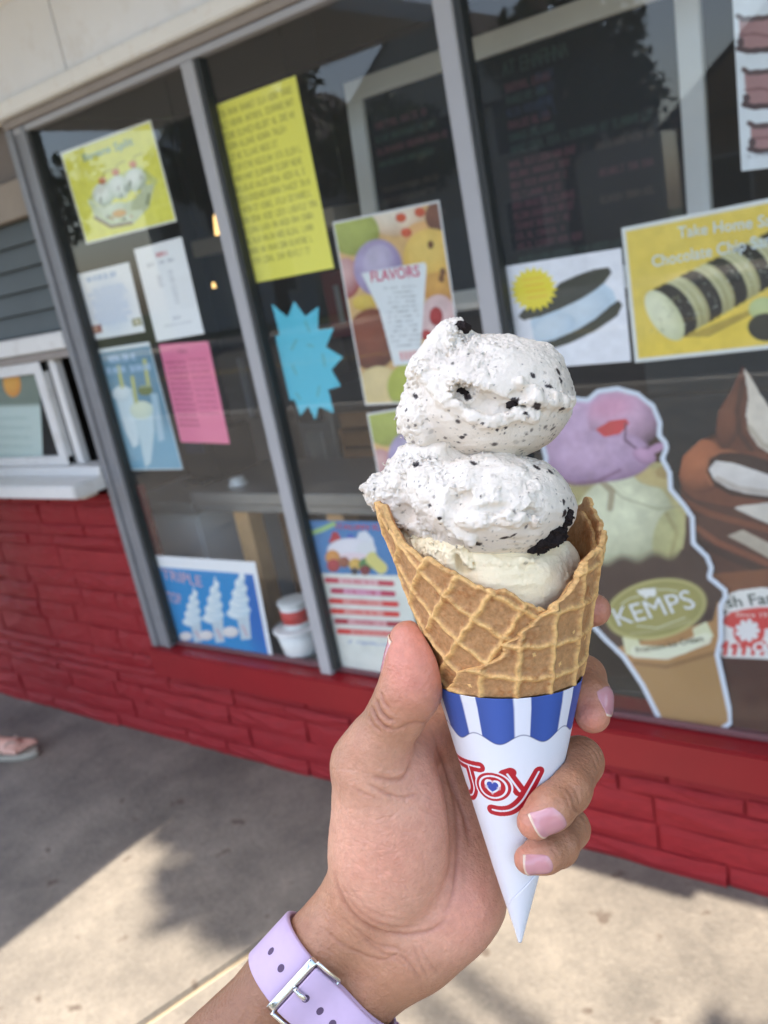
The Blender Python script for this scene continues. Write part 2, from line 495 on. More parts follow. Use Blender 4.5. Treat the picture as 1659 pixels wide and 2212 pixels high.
# --- red sill board
box('sill', PA0 + 0.0, XR, -0.034, 0.13, 0.302, Z_SILL - 0.004, M_REDS, stand, 0.006, 2)
box('sill_bead', PA1 - 0.02, XR, 0.02, 0.045, Z_SILL - 0.003, Z_SILL + 0.012, mat('sill_bead', S(104, 62, 66), 0.6), stand, 0.003)
# --- header
box('trim_board', XL, XR, -0.040, 0.02, 2.125, 2.166, M_TRIM, stand, 0.004, 2)
hdr_y = -0.022
xs = [XL, -3.36, -2.138, -0.92, 0.30, 1.52, XR]
for a, b in zip(xs[:-1], xs[1:]):
    box('header_panel', a + 0.003, b - 0.003, hdr_y, 0.02, 2.168, 2.62, M_CREAM, stand, 0.002)
box('header_backing', XL, XR, 0.032, 0.06, 2.088, 2.66, M_TRIMD, stand)
box('header_batten', XL, XR, -0.034, hdr_y - 0.001, 2.384, 2.40, M_TRIM, stand, 0.003)
box('head_rail', PA0, XR, -0.012, 0.02, 2.100, 2.123, M_TRIMD, stand, 0.003)
box('head_rail', PA0, XR, -0.004, 0.03, 2.080, 2.098, M_ALU, stand, 0.002)
# --- posts and mullions
box('corner_post', PA0, PA0 + 0.030, -0.012, 0.03, Z_SILL - 0.002, 2.099, M_POST, stand, 0.003)
box('corner_post', PA0 + 0.031, PA1 - 0.034, -0.003, 0.03, Z_SILL - 0.002, 2.099, M_POST, stand, 0.002)
box('corner_post', PA1 - 0.033, PA1 - 0.012, -0.009, 0.03, Z_SILL - 0.002, 2.099, M_POST, stand, 0.003)
box('glazing_gasket', PA1 - 0.011, PA1, 0.002, 0.03, Z_SILL + 0.012, 2.079, M_ALUD, stand, 0.001)
for a, b in MULL:
    box('mullion', a, b, -0.007, 0.018, Z_SILL - 0.002, 2.079, M_ALU, stand, 0.003)
    box('glazing_gasket', b + 0.001, b + 0.016, 0.002, 0.03, Z_SILL + 0.012, 2.079, M_ALUD, stand, 0.001)
# --- glass
def glass_mat(name, tint=(0.975, 0.985, 0.98), ior=1.55, extra=0.0):
    m = bpy.data.materials.new(name); m.use_nodes = True
    nt = m.node_tree; N = nt.nodes; L = nt.links
    for n in list(N): N.remove(n)
    out = N.new('ShaderNodeOutputMaterial'); tr = N.new('ShaderNodeBsdfTransparent'); gl = N.new('ShaderNodeBsdfGlossy')
    fr = N.new('ShaderNodeFresnel'); mx = N.new('ShaderNodeMixShader')
    tr.inputs['Color'].default_value = (*tint, 1); gl.inputs['Roughness'].default_value = 0.004; fr.inputs['IOR'].default_value = ior
    ge = N.new('ShaderNodeNewGeometry'); inv = N.new('ShaderNodeMath'); inv.operation = 'SUBTRACT'; inv.inputs[0].default_value = 1.0
    mu = N.new('ShaderNodeMath'); mu.operation = 'MULTIPLY'; L.new(ge.outputs['Backfacing'], inv.inputs[1]); L.new(fr.outputs[0], mu.inputs[0]); L.new(inv.outputs[0], mu.inputs[1])
    L.new(mu.outputs[0], mx.inputs[0]); df = N.new('ShaderNodeBsdfDiffuse'); df.inputs['Color'].default_value = (.75, .76, .76, 1); m0 = N.new('ShaderNodeMixShader'); nz = N.new('ShaderNodeTexNoise'); nz.inputs['Scale'].default_value = 3.0; mp = N.new('ShaderNodeMapRange'); mp.inputs['To Min'].default_value = .004; mp.inputs['To Max'].default_value = .022; L.new(nz.outputs['Fac'], mp.inputs['Value']); L.new(mp.outputs[0], m0.inputs[0]); L.new(tr.outputs[0], m0.inputs[1]); L.new(df.outputs[0], m0.inputs[2]); L.new(m0.outputs[0], mx.inputs[1]); L.new(gl.outputs[0], mx.inputs[2]); L.new(mx.outputs[0], out.inputs['Surface'])  # faint pale diffuse film mixed in as haze, standing in for reflected surroundings
    return m
M_GLASS = glass_mat('window_glass')
edges_ = [PA1] + [x for ab in MULL for x in ab] + [XR]
for a, b in zip(edges_[0::2], edges_[1::2]):
    box('glass_pane', a + 0.001, b - 0.001, 0.019, 0.024, Z_SILL + 0.001, 2.079, M_GLASS, stand)
# --- room behind the glass
IY = 2.6
box('interior_wall', XL, XR, IY, IY + 0.1, 0.0, 2.62, M_INWALL, stand)
box('interior_wall', XR, XR + 0.1, 0.02, IY, 0.0, 2.62, M_INWALL, stand)
box('interior_wall', XL - 0.1, XL, 0.02, IY, 0.0, 2.62, M_INWALL, stand)
box('interior_floor', XL, XR, 0.145, IY, -0.02, 0.05, M_INFLOOR, stand)
box('interior_ceiling', XL - .1, XR + .1, 0.065, IY + 0.1, 2.63, 2.70, mat('ceiling', S(120, 116, 110), .8), stand)
# --- serving bay left of the post
M_LINT = mat('bay_lintel', S(150, 138, 124), .7, var=.2, vscale=6)
box('bay_frieze', XL, PA0 - 0.003, 0.028, 0.0315, 1.972, 2.124, mat('bay_frieze', S(116, 108, 102), .8), stand)
box('bay_lintel', XL, PA0 - 0.003, -0.006, 0.06, 1.862, 1.970, M_LINT, stand, 0.004)
z = 1.512
for k in range(5):
    zz = 1.858 - k * 0.0695
    b = bmesh.new()
    for x in (XL, PA0 - 0.004):
        for (y, z_) in ((0.060, zz), (0.032, zz), (0.016, zz - 0.067), (0.060, zz - 0.067)): b.verts.new((x, y, z_))
    b.verts.ensure_lookup_table()
    for q in ((0, 1, 2, 3), (7, 6, 5, 4), (0, 4, 5, 1), (1, 5, 6, 2), (2, 6, 7, 3), (3, 7, 4, 0)): b.faces.new([b.verts[i] for i in q])
    bmesh.ops.recalc_face_normals(b, faces=b.faces)
    put('siding_board', bm_mesh('siding_board', b), M_SID, stand)
wx0, wx1 = -4.2, PA0 - 0.004
sw = empty('serving_window', (0, 0, 0)); sw.parent = stand
box('frame_head', wx0, wx1, -0.014, 0.06, 1.452, 1.508, M_WHITEW, sw, 0.005)
box('frame_head', wx0, wx1, 0.0, 0.06, 1.424, 1.450, M_TRIMD, sw, 0.003)
box('frame_sill', wx0, wx1, -0.020, 0.06, 1.030, 1.062, M_WHITEW, sw, 0.004)
# fixed sash on the left, open gap on the right
sx1 = -2.705
box('sash_rail', wx0, sx1, 0.004, 0.034, 1.385, 1.4235, M_WHITEW, sw, 0.003)
box('sash_rail', wx0, sx1, 0.004, 0.034, 1.063, 1.095, M_WHITEW, sw, 0.003)
box('sash_stile', sx1 - 0.045, sx1, 0.002, 0.036, 1.0635, 1.4232, M_WHITEW, sw, 0.003)
box('sash_stile', sx1 + 0.022, sx1 + 0.06, 0.022, 0.052, 1.0635, 1.4232, M_WHITEW, sw, 0.003)
box('sash_glass', wx0, sx1 - 0.046, 0.016, 0.020, 1.0955, 1.3845, M_GLASS, sw)
box('window_ledge', wx0 - 0.1, wx1, -0.13, 0.06, 0.985, 1.0295, M_WHITEW, sw, 0.006, 2)
box('ledge_apron', wx0 - 0.1, wx1 - 0.1, -0.035, 0.024, 0.953, 0.984, M_TRIM, sw, 0.004)
box('bay_cheek', XL, wx0 - 0.101, 0.028, 0.06, 0.953, 1.511, M_SID, stand)
# --- roof: ceiling over the walk, deeper over the serving bay
EO = 1.388
roof = box('roof', XL - 0.3, XR + 0.6, -EO + 0.06, IY + 0.5, 2.72, 2.95, mat('roof_felt', S(70, 66, 64), .9, var=.2, vscale=4), stand)
box('soffit', -2.62, XR + 0.6, -EO + 0.062, -0.03, 2.66, 2.718, M_SOFFIT, stand)
box('fascia', -2.62, -1.06, -EO, -EO + 0.06, 2.60, 2.96, M_CREAM, stand, 0.004)
box('fascia', -1.059, XR + 0.6, -EO + 0.035, -EO + 0.061, 2.60, 2.96, M_CREAM, stand, 0.004)
# unseen awning over the serving bay, added to cast the left shadow edge
box('shade_awning', XL - 0.3, -2.623, -2.7, -0.03, 2.62, 2.716, M_CREAM, stand, 0.004)

# ================================================================ prints behind the glass
PY = 0.032
M_PRINT = mat('print', attr=True, rough=0.55, spec=0.3)
def W3(px, py, y=PY):
    w = WP(px, py, y); return np.array([w[0], y, w[1]])
def px_of(P):
    d = (P - CAM) @ RM          # world -> (right, down, forward)
    return d[..., 0] / d[..., 2] * FP + CX, d[..., 1] / d[..., 2] * FP + CY
class Sheet:
    """flat print: a fine grid whose points carry the printed colour; drawing is in picture units"""
    def __init__(s, corners, bg, cell=0.002, y=PY):
        c = [W3(*p, y) for p in corners]
        if len(c) == 3: c = [c[0], c[1], c[1] + c[2] - c[0], c[2]]        # TL, TR, BL
        s.c = c; s.y = y
        w = max(np.linalg.norm(c[1] - c[0]), np.linalg.norm(c[2] - c[3])); h = max(np.linalg.norm(c[3] - c[0]), np.linalg.norm(c[2] - c[1]))
        s.w, s.h = w, h
        s.nx, s.ny = int(w / cell) + 2, int(h / cell) + 2
        s.U, s.V = np.meshgrid(np.linspace(0, 1, s.nx), np.linspace(0, 1, s.ny), indexing='ij')
        U, V = s.U[..., None], s.V[..., None]
        s.P = (c[0] * (1 - U) + c[1] * U) * (1 - V) + (c[3] * (1 - U) + c[2] * U) * V
        s.X, s.Y = px_of(s.P)
        s.col = np.broadcast_to(np.array(S(*bg)), s.X.shape + (3,)).copy()
        s.soft = 1.2
    def mixin(s, m, c, a=1.0):
        m = np.clip(m * a, 0, 1)[..., None]; s.col = s.col * (1 - m) + np.array(S(*c)) * m
    def ell(s, cx, cy, rx, ry, c, rot=0, a=1.0, soft=0.06):
        t = math.radians(rot); dx, dy = s.X - cx, s.Y - cy
        q = np.hypot((dx * math.cos(t) + dy * math.sin(t)) / rx, (-dx * math.sin(t) + dy * math.cos(t)) / ry)
        s.mixin(sstep(1 + soft, 1 - soft, q), c, a)
    def ball(s, cx, cy, rx, ry, c, c2, rot=0, a=1.0):
        """round printed scoop: colour runs from c (upper left) to c2"""
        t = math.radians(rot); dx, dy = s.X - cx, s.Y - cy
        u, v = (dx * math.cos(t) + dy * math.sin(t)) / rx, (-dx * math.sin(t) + dy * math.cos(t)) / ry
        m = sstep(1.05, 0.95, np.hypot(u, v)) * a
        k = np.clip(0.10 + 0.42 * (u * 0.6 + v * 0.8) + 0.55 * (u * u + v * v), 0, 1.15)[..., None]
        cc = np.array(S(*c)) * (1 - k) + np.array(S(*c2)) * k
        s.col = s.col * (1 - m[..., None]) + cc * m[..., None]
    def pin(s, pts):
        pts = np.asarray(pts, float); ins = np.zeros(s.X.shape, bool); j = len(pts) - 1
        for i in range(len(pts)):
            (xi, yi), (xj, yj) = pts[i], pts[j]
            cr = ((yi > s.Y) != (yj > s.Y))
            ins ^= cr & (s.X < (xj - xi) * (s.Y - yi) / np.where(yj == yi, 1e-9, yj - yi) + xi); j = i
        return ins
    def pdist(s, pts, closed=False, sub=None):
        pts = [np.asarray(p, float) for p in pts]
        if closed: pts = pts + [pts[0]]
        X, Y = (s.X, s.Y) if sub is None else (s.X[sub], s.Y[sub])
        d = np.full(X.shape, 1e9)
        for a, b in zip(pts[:-1], pts[1:]):
            ab = b - a; h = np.clip(((X - a[0]) * ab[0] + (Y - a[1]) * ab[1]) / max(ab @ ab, 1e-9), 0, 1)
            d = np.minimum(d, np.hypot(X - a[0] - h * ab[0], Y - a[1] - h * ab[1]))
        return d
    def poly(s, pts, c, a=1.0):
        d = s.pdist(pts, True); i = s.pin(pts); s.mixin(np.where(i, sstep(-1, 1, d), 0), c, a)
    def line(s, pts, w, c, a=1.0): s.mixin(sstep(w / 2 + 0.8, w / 2 - 0.8, s.pdist(pts)), c, a)
    def frame(s, wmm, c):
        d = np.minimum(np.minimum(s.U, 1 - s.U) * s.w, np.minimum(s.V, 1 - s.V) * s.h)
        s.mixin(sstep(wmm * 0.001 + 0.0008, wmm * 0.001 - 0.0008, d), c)
    def mottle(s, amt, scale, seed=1, c=None):
        q = np.stack([s.U.ravel() * s.w, s.V.ravel() * s.h, np.zeros(s.U.size)], 1) * scale
        n = fbm(q, 3, .55, seed).reshape(s.U.shape)
        if c is None: s.col = np.clip(s.col * (1 + amt * n)[..., None], 0, 1)
        else: s.mixin(sstep(0.0, 0.5, n), c, amt)
    def blob(s, m, c): s.mixin(m, c)
    def writing(s, u0, u1, v, hgt, c, a=0.8, seed=0, wd=0.0012, words=None, caps=True):
        """a line of hand or small print that cannot be read in the photograph: letter sized strokes"""
        r = random.Random(seed); x = u0 * s.w; xe = u1 * s.w; hh = hgt; lw = hh * 0.62
        acc = np.zeros(s.U.shape); mu = s.U * s.w; mv = s.V * s.h; vb = v * s.h
        band = np.where(np.abs(mv[0] - vb + hh / 2) < hh)[0]
        if len(band) == 0: return
        sl = (slice(None), slice(band[0], band[-1] + 1)); A, B = mu[sl], mv[sl]; sub = np.zeros(A.shape)
        while x < xe - lw:
            n = r.randint(2, 7)
            for _ in range(n):
                if x > xe - lw: break
                k = r.choice(['H', 'E', 'N', 'O', 'T', 'A', 'L', 'R'])
                x0, x1, y0, y1 = x, x + lw * .8, vb - hh, vb; ym = (y0 + y1) / 2; xm = (x0 + x1) / 2
                sg = {'H': [(x0, y0, x0, y1), (x1, y0, x1, y1), (x0, ym, x1, ym)], 'E': [(x0, y0, x0, y1), (x0, y0, x1, y0), (x0, ym, x1, ym), (x0, y1, x1, y1)],
                      'N': [(x0, y0, x0, y1), (x0, y0, x1, y1), (x1, y0, x1, y1)], 'O': [(x0, y0, x1, y0), (x1, y0, x1, y1), (x1, y1, x0, y1), (x0, y1, x0, y0)],
                      'T': [(x0, y0, x1, y0), (xm, y0, xm, y1)], 'A': [(x0, y1, xm, y0), (xm, y0, x1, y1), (x0 + lw * .2, ym, x1 - lw * .2, ym)],
                      'L': [(x0, y0, x0, y1), (x0, y1, x1, y1)], 'R': [(x0, y0, x0, y1), (x0, y0, x1, y0), (x1, y0, x1, ym), (x1, ym, x0, ym), (xm, ym, x1, y1)]}[k]
                for (xa, ya, xb, yb) in sg:
                    dx, dy = xb - xa, yb - ya; L2 = dx * dx + dy * dy + 1e-12
                    t = np.clip(((A - xa) * dx + (B - ya) * dy) / L2, 0, 1)
                    d = np.hypot(A - xa - t * dx, B - ya - t * dy); sub = np.maximum(sub, sstep(wd, wd * 0.4, d))
                x += lw
            x += lw * r.uniform(.6, 1.0)
        acc[sl] = sub
        s.mixin(acc, c, a)
    def build(s, name, label, cat='poster', group=None, mask=None, curl=0.0, th=0.0005):
        i = np.arange(s.nx * s.ny).reshape(s.nx, s.ny)
        f = np.stack([i[:-1, :-1], i[:-1, 1:], i[1:, 1:], i[1:, :-1]], -1).reshape(-1, 4)
        P = s.P.copy()
        if mask is not None:
            mc = mask[:-1, :-1].astype(int) + mask[1:, :-1] + mask[1:, 1:] + mask[:-1, 1:]
            f = f[(mc >= 2).ravel()]
        if curl:
            q = np.stack([s.U.ravel() * 3, s.V.ravel() * 3, np.zeros(s.U.size)], 1)
            P[..., 1] += curl * (0.5 + 0.5 * vnoise(q, len(name))).reshape(s.U.shape)
        flat = P.reshape(-1, 3); colr = s.col.reshape(-1, 3)
        used = np.unique(f); rm = -np.ones(len(flat), int); rm[used] = np.arange(len(used))
        base = (s.c[3] + s.c[2]) / 2
        r = empty(name, base, label, cat, group)
        o = put('sheet', mesh_np('sheet', flat[used], rm[f], False, colr[used]), M_PRINT, r)
        md = o.modifiers.new('thickness', 'SOLIDIFY'); md.thickness = th; md.offset = 0
        s.root = r; return r
def lettering(sheet, text, p0, p1, hpx, colr, bold=0.0, name='lettering', y=None, m=None, shear=0.0):
    """printed words as thin raised type on a sheet, from picture point p0 to p1 along the baseline"""
    y = (sheet.y - 0.0011) if y is None else y
    a, b = W3(*p0, y), W3(*p1, y)
    cu = bpy.data.curves.new('t', 'FONT'); cu.body = text; cu.size = 1.0; cu.offset = min(bold, .010); cu.shear = shear; cu.fill_mode = 'FRONT'; cu.resolution_u = 3
    ob = bpy.data.objects.new('t', cu); COL.objects.link(ob)
    dg = bpy.context.evaluated_depsgraph_get(); me = bpy.data.meshes.new_from_object(ob.evaluated_get(dg))
    bpy.data.objects.remove(ob); bpy.data.curves.remove(cu)
    n = len(me.vertices); v = np.zeros(n * 3, np.float32); me.vertices.foreach_get('co', v); v = v.reshape(-1, 3)
    w = v[:, 0].max() - v[:, 0].min(); L = np.linalg.norm(b - a); ex = (b - a) / L; ez = np.array([-ex[2], 0, ex[0]])
    mid = ((p0[0] + p1[0]) / 2, (p0[1] + p1[1]) / 2)
    hm = abs(WP(mid[0], mid[1] - hpx, y)[1] - WP(*mid, y)[1])
    hh = max(v[:, 1].max() - 0, 1e-6)
    V = a + ((v[:, 0] - v[:, 0].min()) / w * L)[:, None] * ex + (v[:, 1] / hh * hm)[:, None] * ez
    me.vertices.foreach_set('co', V.astype(np.float32).ravel()); me.update()
    m = m or mat('ink', S(*colr), .55, .3)
    o = put(name, me, m, sheet.root)
    return o

# ---- banana split
s = Sheet([(130, 330), (325, 258), (187, 528)], (240, 238, 100))
s.mottle(.04, 14, 3)
s.line([(198, 438), (214, 405), (300, 366), (332, 392)], 16, (206, 214, 130), .9)
s.poly([(190, 428), (206, 474), (240, 492), (288, 484), (322, 448), (334, 398), (316, 398), (290, 430), (248, 448), (212, 444)], (206, 216, 176))
s.line([(206, 470), (240, 490), (284, 482)], 7, (128, 96, 56), .9); s.line([(322, 420), (318, 440)], 6, (104, 118, 66), .8)
for (x, y) in ((224, 420), (257, 404), (293, 388)): s.ball(x, y, 24, 25, (240, 244, 234), (176, 194, 160))
r = random.Random(12)
for _ in range(26):
    x = r.uniform(214, 312); y = 428 - (x - 214) * .46 + r.uniform(-8, 22); s.line([(x, y), (x + r.uniform(-4, 4), y + r.uniform(5, 14))], r.uniform(2, 4.5), r.choice([(84, 96, 50), (112, 110, 60), (92, 76, 48), (226, 232, 214)]), .8)
s.ball(246, 452, 30, 13, (226, 234, 206), (190, 204, 160), -18); s.ball(258, 461, 15, 8, (228, 176, 84), (206, 146, 60), -10)
for _ in range(12): x = r.uniform(222, 300); s.ell(x, 478 - abs(x - 258) * .4, 4, 3, r.choice([(96, 90, 52), (232, 236, 220), (186, 150, 80)]), 0, .8)
for (x, y) in ((221, 390), (250, 372), (287, 355)):
    s.ball(x, y, 8, 8, (232, 150, 96), (186, 96, 52)); s.line([(x, y - 6), (x + 5, y - 18), (x + 20, y - 24)], 2.2, (150, 140, 60), .8)
s.mottle(.08, 60, 14)
s.frame(6, (232, 234, 226)); s.build('poster', 'square yellow banana split poster taped inside the window')
lettering(s, 'Banana', (181, 349), (240, 327), 17, (150, 186, 182), .02); lettering(s, 'Split', (248, 327), (289, 312), 19, (150, 186, 182), .02)
# ---- yellow notice
s = Sheet([(450, 233), (638, 163), (537, 614)], (246, 240, 104)); s.mottle(.04, 8, 5)
for k in range(15):
    v = 0.062 + k * 0.0585
    s.writing(0.04 if k < 14 else .12, [.95, .94, .97, .80, .68, .93, .90, .92, .95, .93, .96, .9, .88, .86, .84][k], v + .012, 0.0140, (126, 118, 56), .62, 40 + k, 0.0015)
s.build('notice', 'tall yellow paper notice covered in handwriting', 'notice')
# ---- white and blue sheet
s = Sheet([(159, 595), (278, 566), (195, 736)], (242, 246, 250))
for k in range(11): 
    r = random.Random(k); s.writing(.22 + r.uniform(-.06, .08), .78 + r.uniform(-.1, .1), .30 + k * .05, .006, (150, 182, 222), .75, 70 + k, .0012)
s.ell(240, 660, 40, 55, (206, 220, 240), -14, .8, .5)
s.writing(.22, .76, .145, .013, (120, 160, 206), .9, 3, .0016)
s.poly([(192, 706), (218, 700), (222, 717), (197, 723)], (150, 70, 62)); s.poly([(284, 690), (304, 685), (308, 701), (288, 706)], (150, 148, 110))
s.ell(206, 711, 6, 5, (206, 160, 140)); s.ell(296, 695, 6, 5, (214, 206, 180))
s.build('menu_sheet', 'white sheet with pale blue print and two small pictures along its foot', 'paper sheet')
# ---- white list
s = Sheet([(289, 539), (392, 511), (339, 738)], (246, 249, 252))
s.writing(.42, .66, .135, .010, (206, 120, 124), .9, 5, .0022)
for k, (a, b) in enumerate(((.2, .36), (.46, .56), (.62, .78))): s.writing(a, b, .21, .007, (170, 174, 186), .8, 90 + k, .0013)
for k in range(9): s.writing(.34, .44, .34 + k * .032, .005, (186, 190, 200), .7, 100 + k, .0011) if k < 4 else None; s.writing(.58, .68, .32 + k * .04, .005, (186, 190, 200), .7, 120 + k, .0011)
s.writing(.46, .62, .80, .007, (170, 174, 186), .8, 7, .0013); s.writing(.22, .82, .86, .004, (190, 194, 204), .7, 8, .0010)
s.build('menu_sheet', 'white price list sheet with a red heading, above the pink paper', 'paper sheet')
# ---- blue malts poster
s = Sheet([(202, 756), (322, 738), (276, 1016)], (104, 148, 172))
s.mottle(.2, 9, 4, (84, 118, 134)); s.ell(330, 980, 90, 60, (122, 178, 206), 0, .7, .5); s.ell(240, 930, 50, 120, (128, 180, 204), 0, .5, .6)
s.poly([(246, 845), (284, 838), (296, 900), (300, 960), (288, 968), (270, 930)], (206, 226, 234)); s.ball(264, 850, 21, 17, (226, 238, 240), (196, 216, 224))
s.poly([(284, 884), (330, 872), (334, 930), (326, 1000), (314, 1010), (304, 960)], (190, 216, 226)); s.ball(306, 886, 25, 20, (224, 234, 210), (196, 216, 206))
s.poly([(325, 850), (340, 850), (356, 950), (342, 955)], (176, 206, 222), .8)
for pts in ([(256, 792), (264, 835)], [(286, 815), (294, 868)], [(312, 778), (322, 840)]): s.line(pts, 8, (196, 200, 118), .9)
s.ell(314, 843, 16, 11, (118, 130, 74), 0); s.line([(302, 835), (326, 833)], 3, (170, 186, 150))
for k, (y, a, b) in enumerate(((.115, .22, .74), (.20, .14, .50), (.205, .56, .92))): s.writing(a, b, y, .017, (176, 206, 236), .95, 30 + k, .0026)
s.frame(4, (206, 220, 226)); s.mixin(sstep(.035, .028, s.V), (226, 234, 238))
s.build('poster', 'narrow blue milkshake poster with tall white glasses')
# ---- pink sheet with pinked edge
s = Sheet([(341, 742), (451, 735), (390, 957)], (236, 128, 164), .0013)
s.mixin(sstep(.6, .2, s.U), (216, 104, 148), .55)
s.writing(.36, .58, .105, .010, (176, 84, 118), .8, 9, .0016)
for k in range(13): s.writing(.06, .48, .20 + k * .052, .0065, (160, 58, 100), .7, 200 + k, .0013)
for k in range(10): s.writing(.54, .92, .18 + k * .058, .0065, (186, 84, 122), .6, 230 + k, .0013)
ex = np.minimum(s.U, 1 - s.U) * s.w; ez = np.minimum(s.V, 1 - s.V) * s.h
tooth = lambda t: 0.0014 + 0.0034 * np.abs(((t / 0.0105) % 1) * 2 - 1)
msk = (ex > tooth(s.V * s.h)) & (ez > tooth(s.U * s.w)) & (np.hypot(np.maximum(0.012 - ex, 0), np.maximum(0.012 - ez, 0)) < 0.0115)
s.build('menu_sheet', 'bright pink paper with zigzag cut edges and handwritten list', 'paper sheet', mask=msk)
# ---- blue starburst
q = np.array([(235, 205), (470, 405), (570, 170), (740, 395), (935, 245), (925, 600), (1165, 570), (1045, 850), (1300, 1000), (1130, 1190), (1265, 1430), (1080, 1490), (1165, 1840), (940, 1740), (885, 1940), (780, 1730), (665, 1880), (580, 1640), (430, 1640), (440, 1320), (245, 1190), (370, 1030), (215, 740), (355, 660)]) * 0.14444 + np.array((553, 626.7))
s = Sheet([(575, 640), (748, 600), (640, 925)], (92, 198, 224), .0011); s.mottle(.04, 9, 8)
for (x0, y0, x1, y1) in ((660, 695, 668, 715), (640, 735, 630, 755), (697, 765, 702, 790), (632, 790, 640, 808), (690, 835, 686, 855), (640, 850, 648, 862), (665, 745, 676, 748)): s.line([(x0, y0), (x1, y1)], 5, (96, 160, 160), .6)
s.build('starburst_sign', 'turquoise paper starburst sign taped to the glass', 'sign', mask=s.pin(q))
# ---- flavour posters
def flavours(tl, tr, bl, label, off):
    s = Sheet([tl, tr, bl], (214, 176, 120))
    def z(x, y): return (x * .29167 + 691.25 + off[0], y * .29167 + 414.75 + off[1])
    def E(x, y, rx, ry, c, c2, rot=0): p = z(x, y); s.ball(p[0], p[1], rx * .29167, ry * .29167, c, c2, rot)
    E(560, 180, 220, 150, (232, 222, 206), (206, 170, 130)); E(760, 330, 130, 110, (228, 180, 120), (206, 150, 90))
    for (x, y) in ((600, 190), (740, 150), (640, 300)): E(x, y, 40, 34, (206, 92, 60), (190, 80, 50))
    E(870, 180, 90, 110, (130, 84, 66), (104, 66, 52)); E(820, 480, 200, 210, (236, 204, 110), (216, 164, 66)); E(900, 700, 170, 110, (214, 164, 84), (186, 124, 60))
    for (x, y) in ((820, 390), (900, 640), (910, 590)): E(x, y, 22, 30, (120, 76, 40), (96, 60, 34))
    E(250, 300, 190, 170, (176, 186, 98), (150, 158, 78)); E(190, 640, 110, 150, (214, 176, 176), (156, 60, 62))
    E(430, 560, 180, 210, (178, 166, 200), (150, 134, 178)); E(440, 540, 120, 150, (196, 188, 212), (164, 150, 190)); E(330, 820, 90, 60, (226, 198, 92), (196, 160, 70))
    E(390, 1090, 190, 230, (140, 78, 56), (92, 54, 40)); E(440, 1450, 170, 160, (230, 210, 158), (206, 186, 128)); E(660, 1440, 160, 170, (186, 192, 90), (150, 160, 66))
    E(880, 950, 140, 190, (222, 196, 196), (200, 160, 160)); E(860, 920, 50, 70, (170, 50, 50), (140, 36, 40)); E(790, 1060, 40, 40, (176, 60, 60), (150, 40, 44))
    s.mottle(.16, 40, 12)
    s.poly([z(305, 600), z(780, 520), z(790, 560), z(740, 1270), z(548, 1290), z(440, 880)], (228, 234, 238))
    r = random.Random(3)
    for k in range(13):
        y = 715 + k * 36; x0 = 470 + k * 5; 
        for _ in range(9):
            xx = x0 + r.uniform(0, 220); p = z(xx, y - (xx - 470) * .07); s.line([p, (p[0] + r.uniform(3, 9), p[1] - 1)], 2.4, (150, 156, 160), .7)
    for k in range(5): p = z(600 + k * 32, 1215 - k * 3); s.line([(p[0], p[1] - 7), (p[0] + 3, p[1] + 7)], 6, (224, 130, 130), .8)
    s.frame(5, (222, 222, 222)); s.build('poster', label, group=None)
    lettering(s, 'FLAVORS', z(382, 668), z(740, 622), 24, (206, 44, 100), .03)
    return s
flavours((717.5, 480), (949, 432), (789, 876), 'flavors poster with painted scoops round a white cup, below the framed chalkboard', (0, 0))
flavours((792, 893), (1010, 858), (845, 1180), 'second flavors poster hung right under the first one, half hidden by ice cream', (74, 412))
# ---- ice cream sandwich
s = Sheet([(1088, 576), (1342, 535.5), (1116, 800)], (238, 240, 248))
zz = lambda x, y: (x * .38889 + 1013.8, y * .38889 + 516.1)
s.poly([zz(*p) for p in ((340, 450), (560, 330), (740, 240), (800, 290), (820, 350), (760, 430), (600, 520), (430, 585), (360, 560))], (198, 218, 234))
s.ball(*zz(640, 400), 60, 36, (214, 228, 240), (188, 210, 228), -25); s.ball(*zz(470, 490), 48, 26, (212, 226, 238), (186, 208, 226), -22)
s.poly([zz(*p) for p in ((270, 430), (300, 392), (430, 325), (500, 245), (600, 200), (700, 165), (775, 158), (792, 185), (755, 240), (700, 285), (620, 335), (500, 392), (400, 430), (300, 454))], (68, 68, 58))
s.poly([zz(*p) for p in ((345, 560), (380, 580), (470, 560), (600, 503), (700, 442), (790, 365), (830, 338), (852, 366), (824, 428), (700, 512), (560, 580), (430, 622), (365, 606))], (62, 64, 52))
s.mottle(.1, 60, 5)
bx, by = zz(358, 280)
st_ = [(bx + (52 if k % 2 == 0 else 41) * math.cos(k * math.pi / 20) * 1.0, by + (50 if k % 2 == 0 else 39) * math.sin(k * math.pi / 20)) for k in range(40)]
s.poly(st_, (242, 224, 66))
for k in range(4): s.line([(bx - 22 + 3 * k, by - 20 + k * 13), (bx + 18 + 3 * k, by - 26 + k * 13)], 4, (240, 190, 60), .7)
s.build('poster', 'white poster of a chocolate ice cream sandwich with a yellow burst')
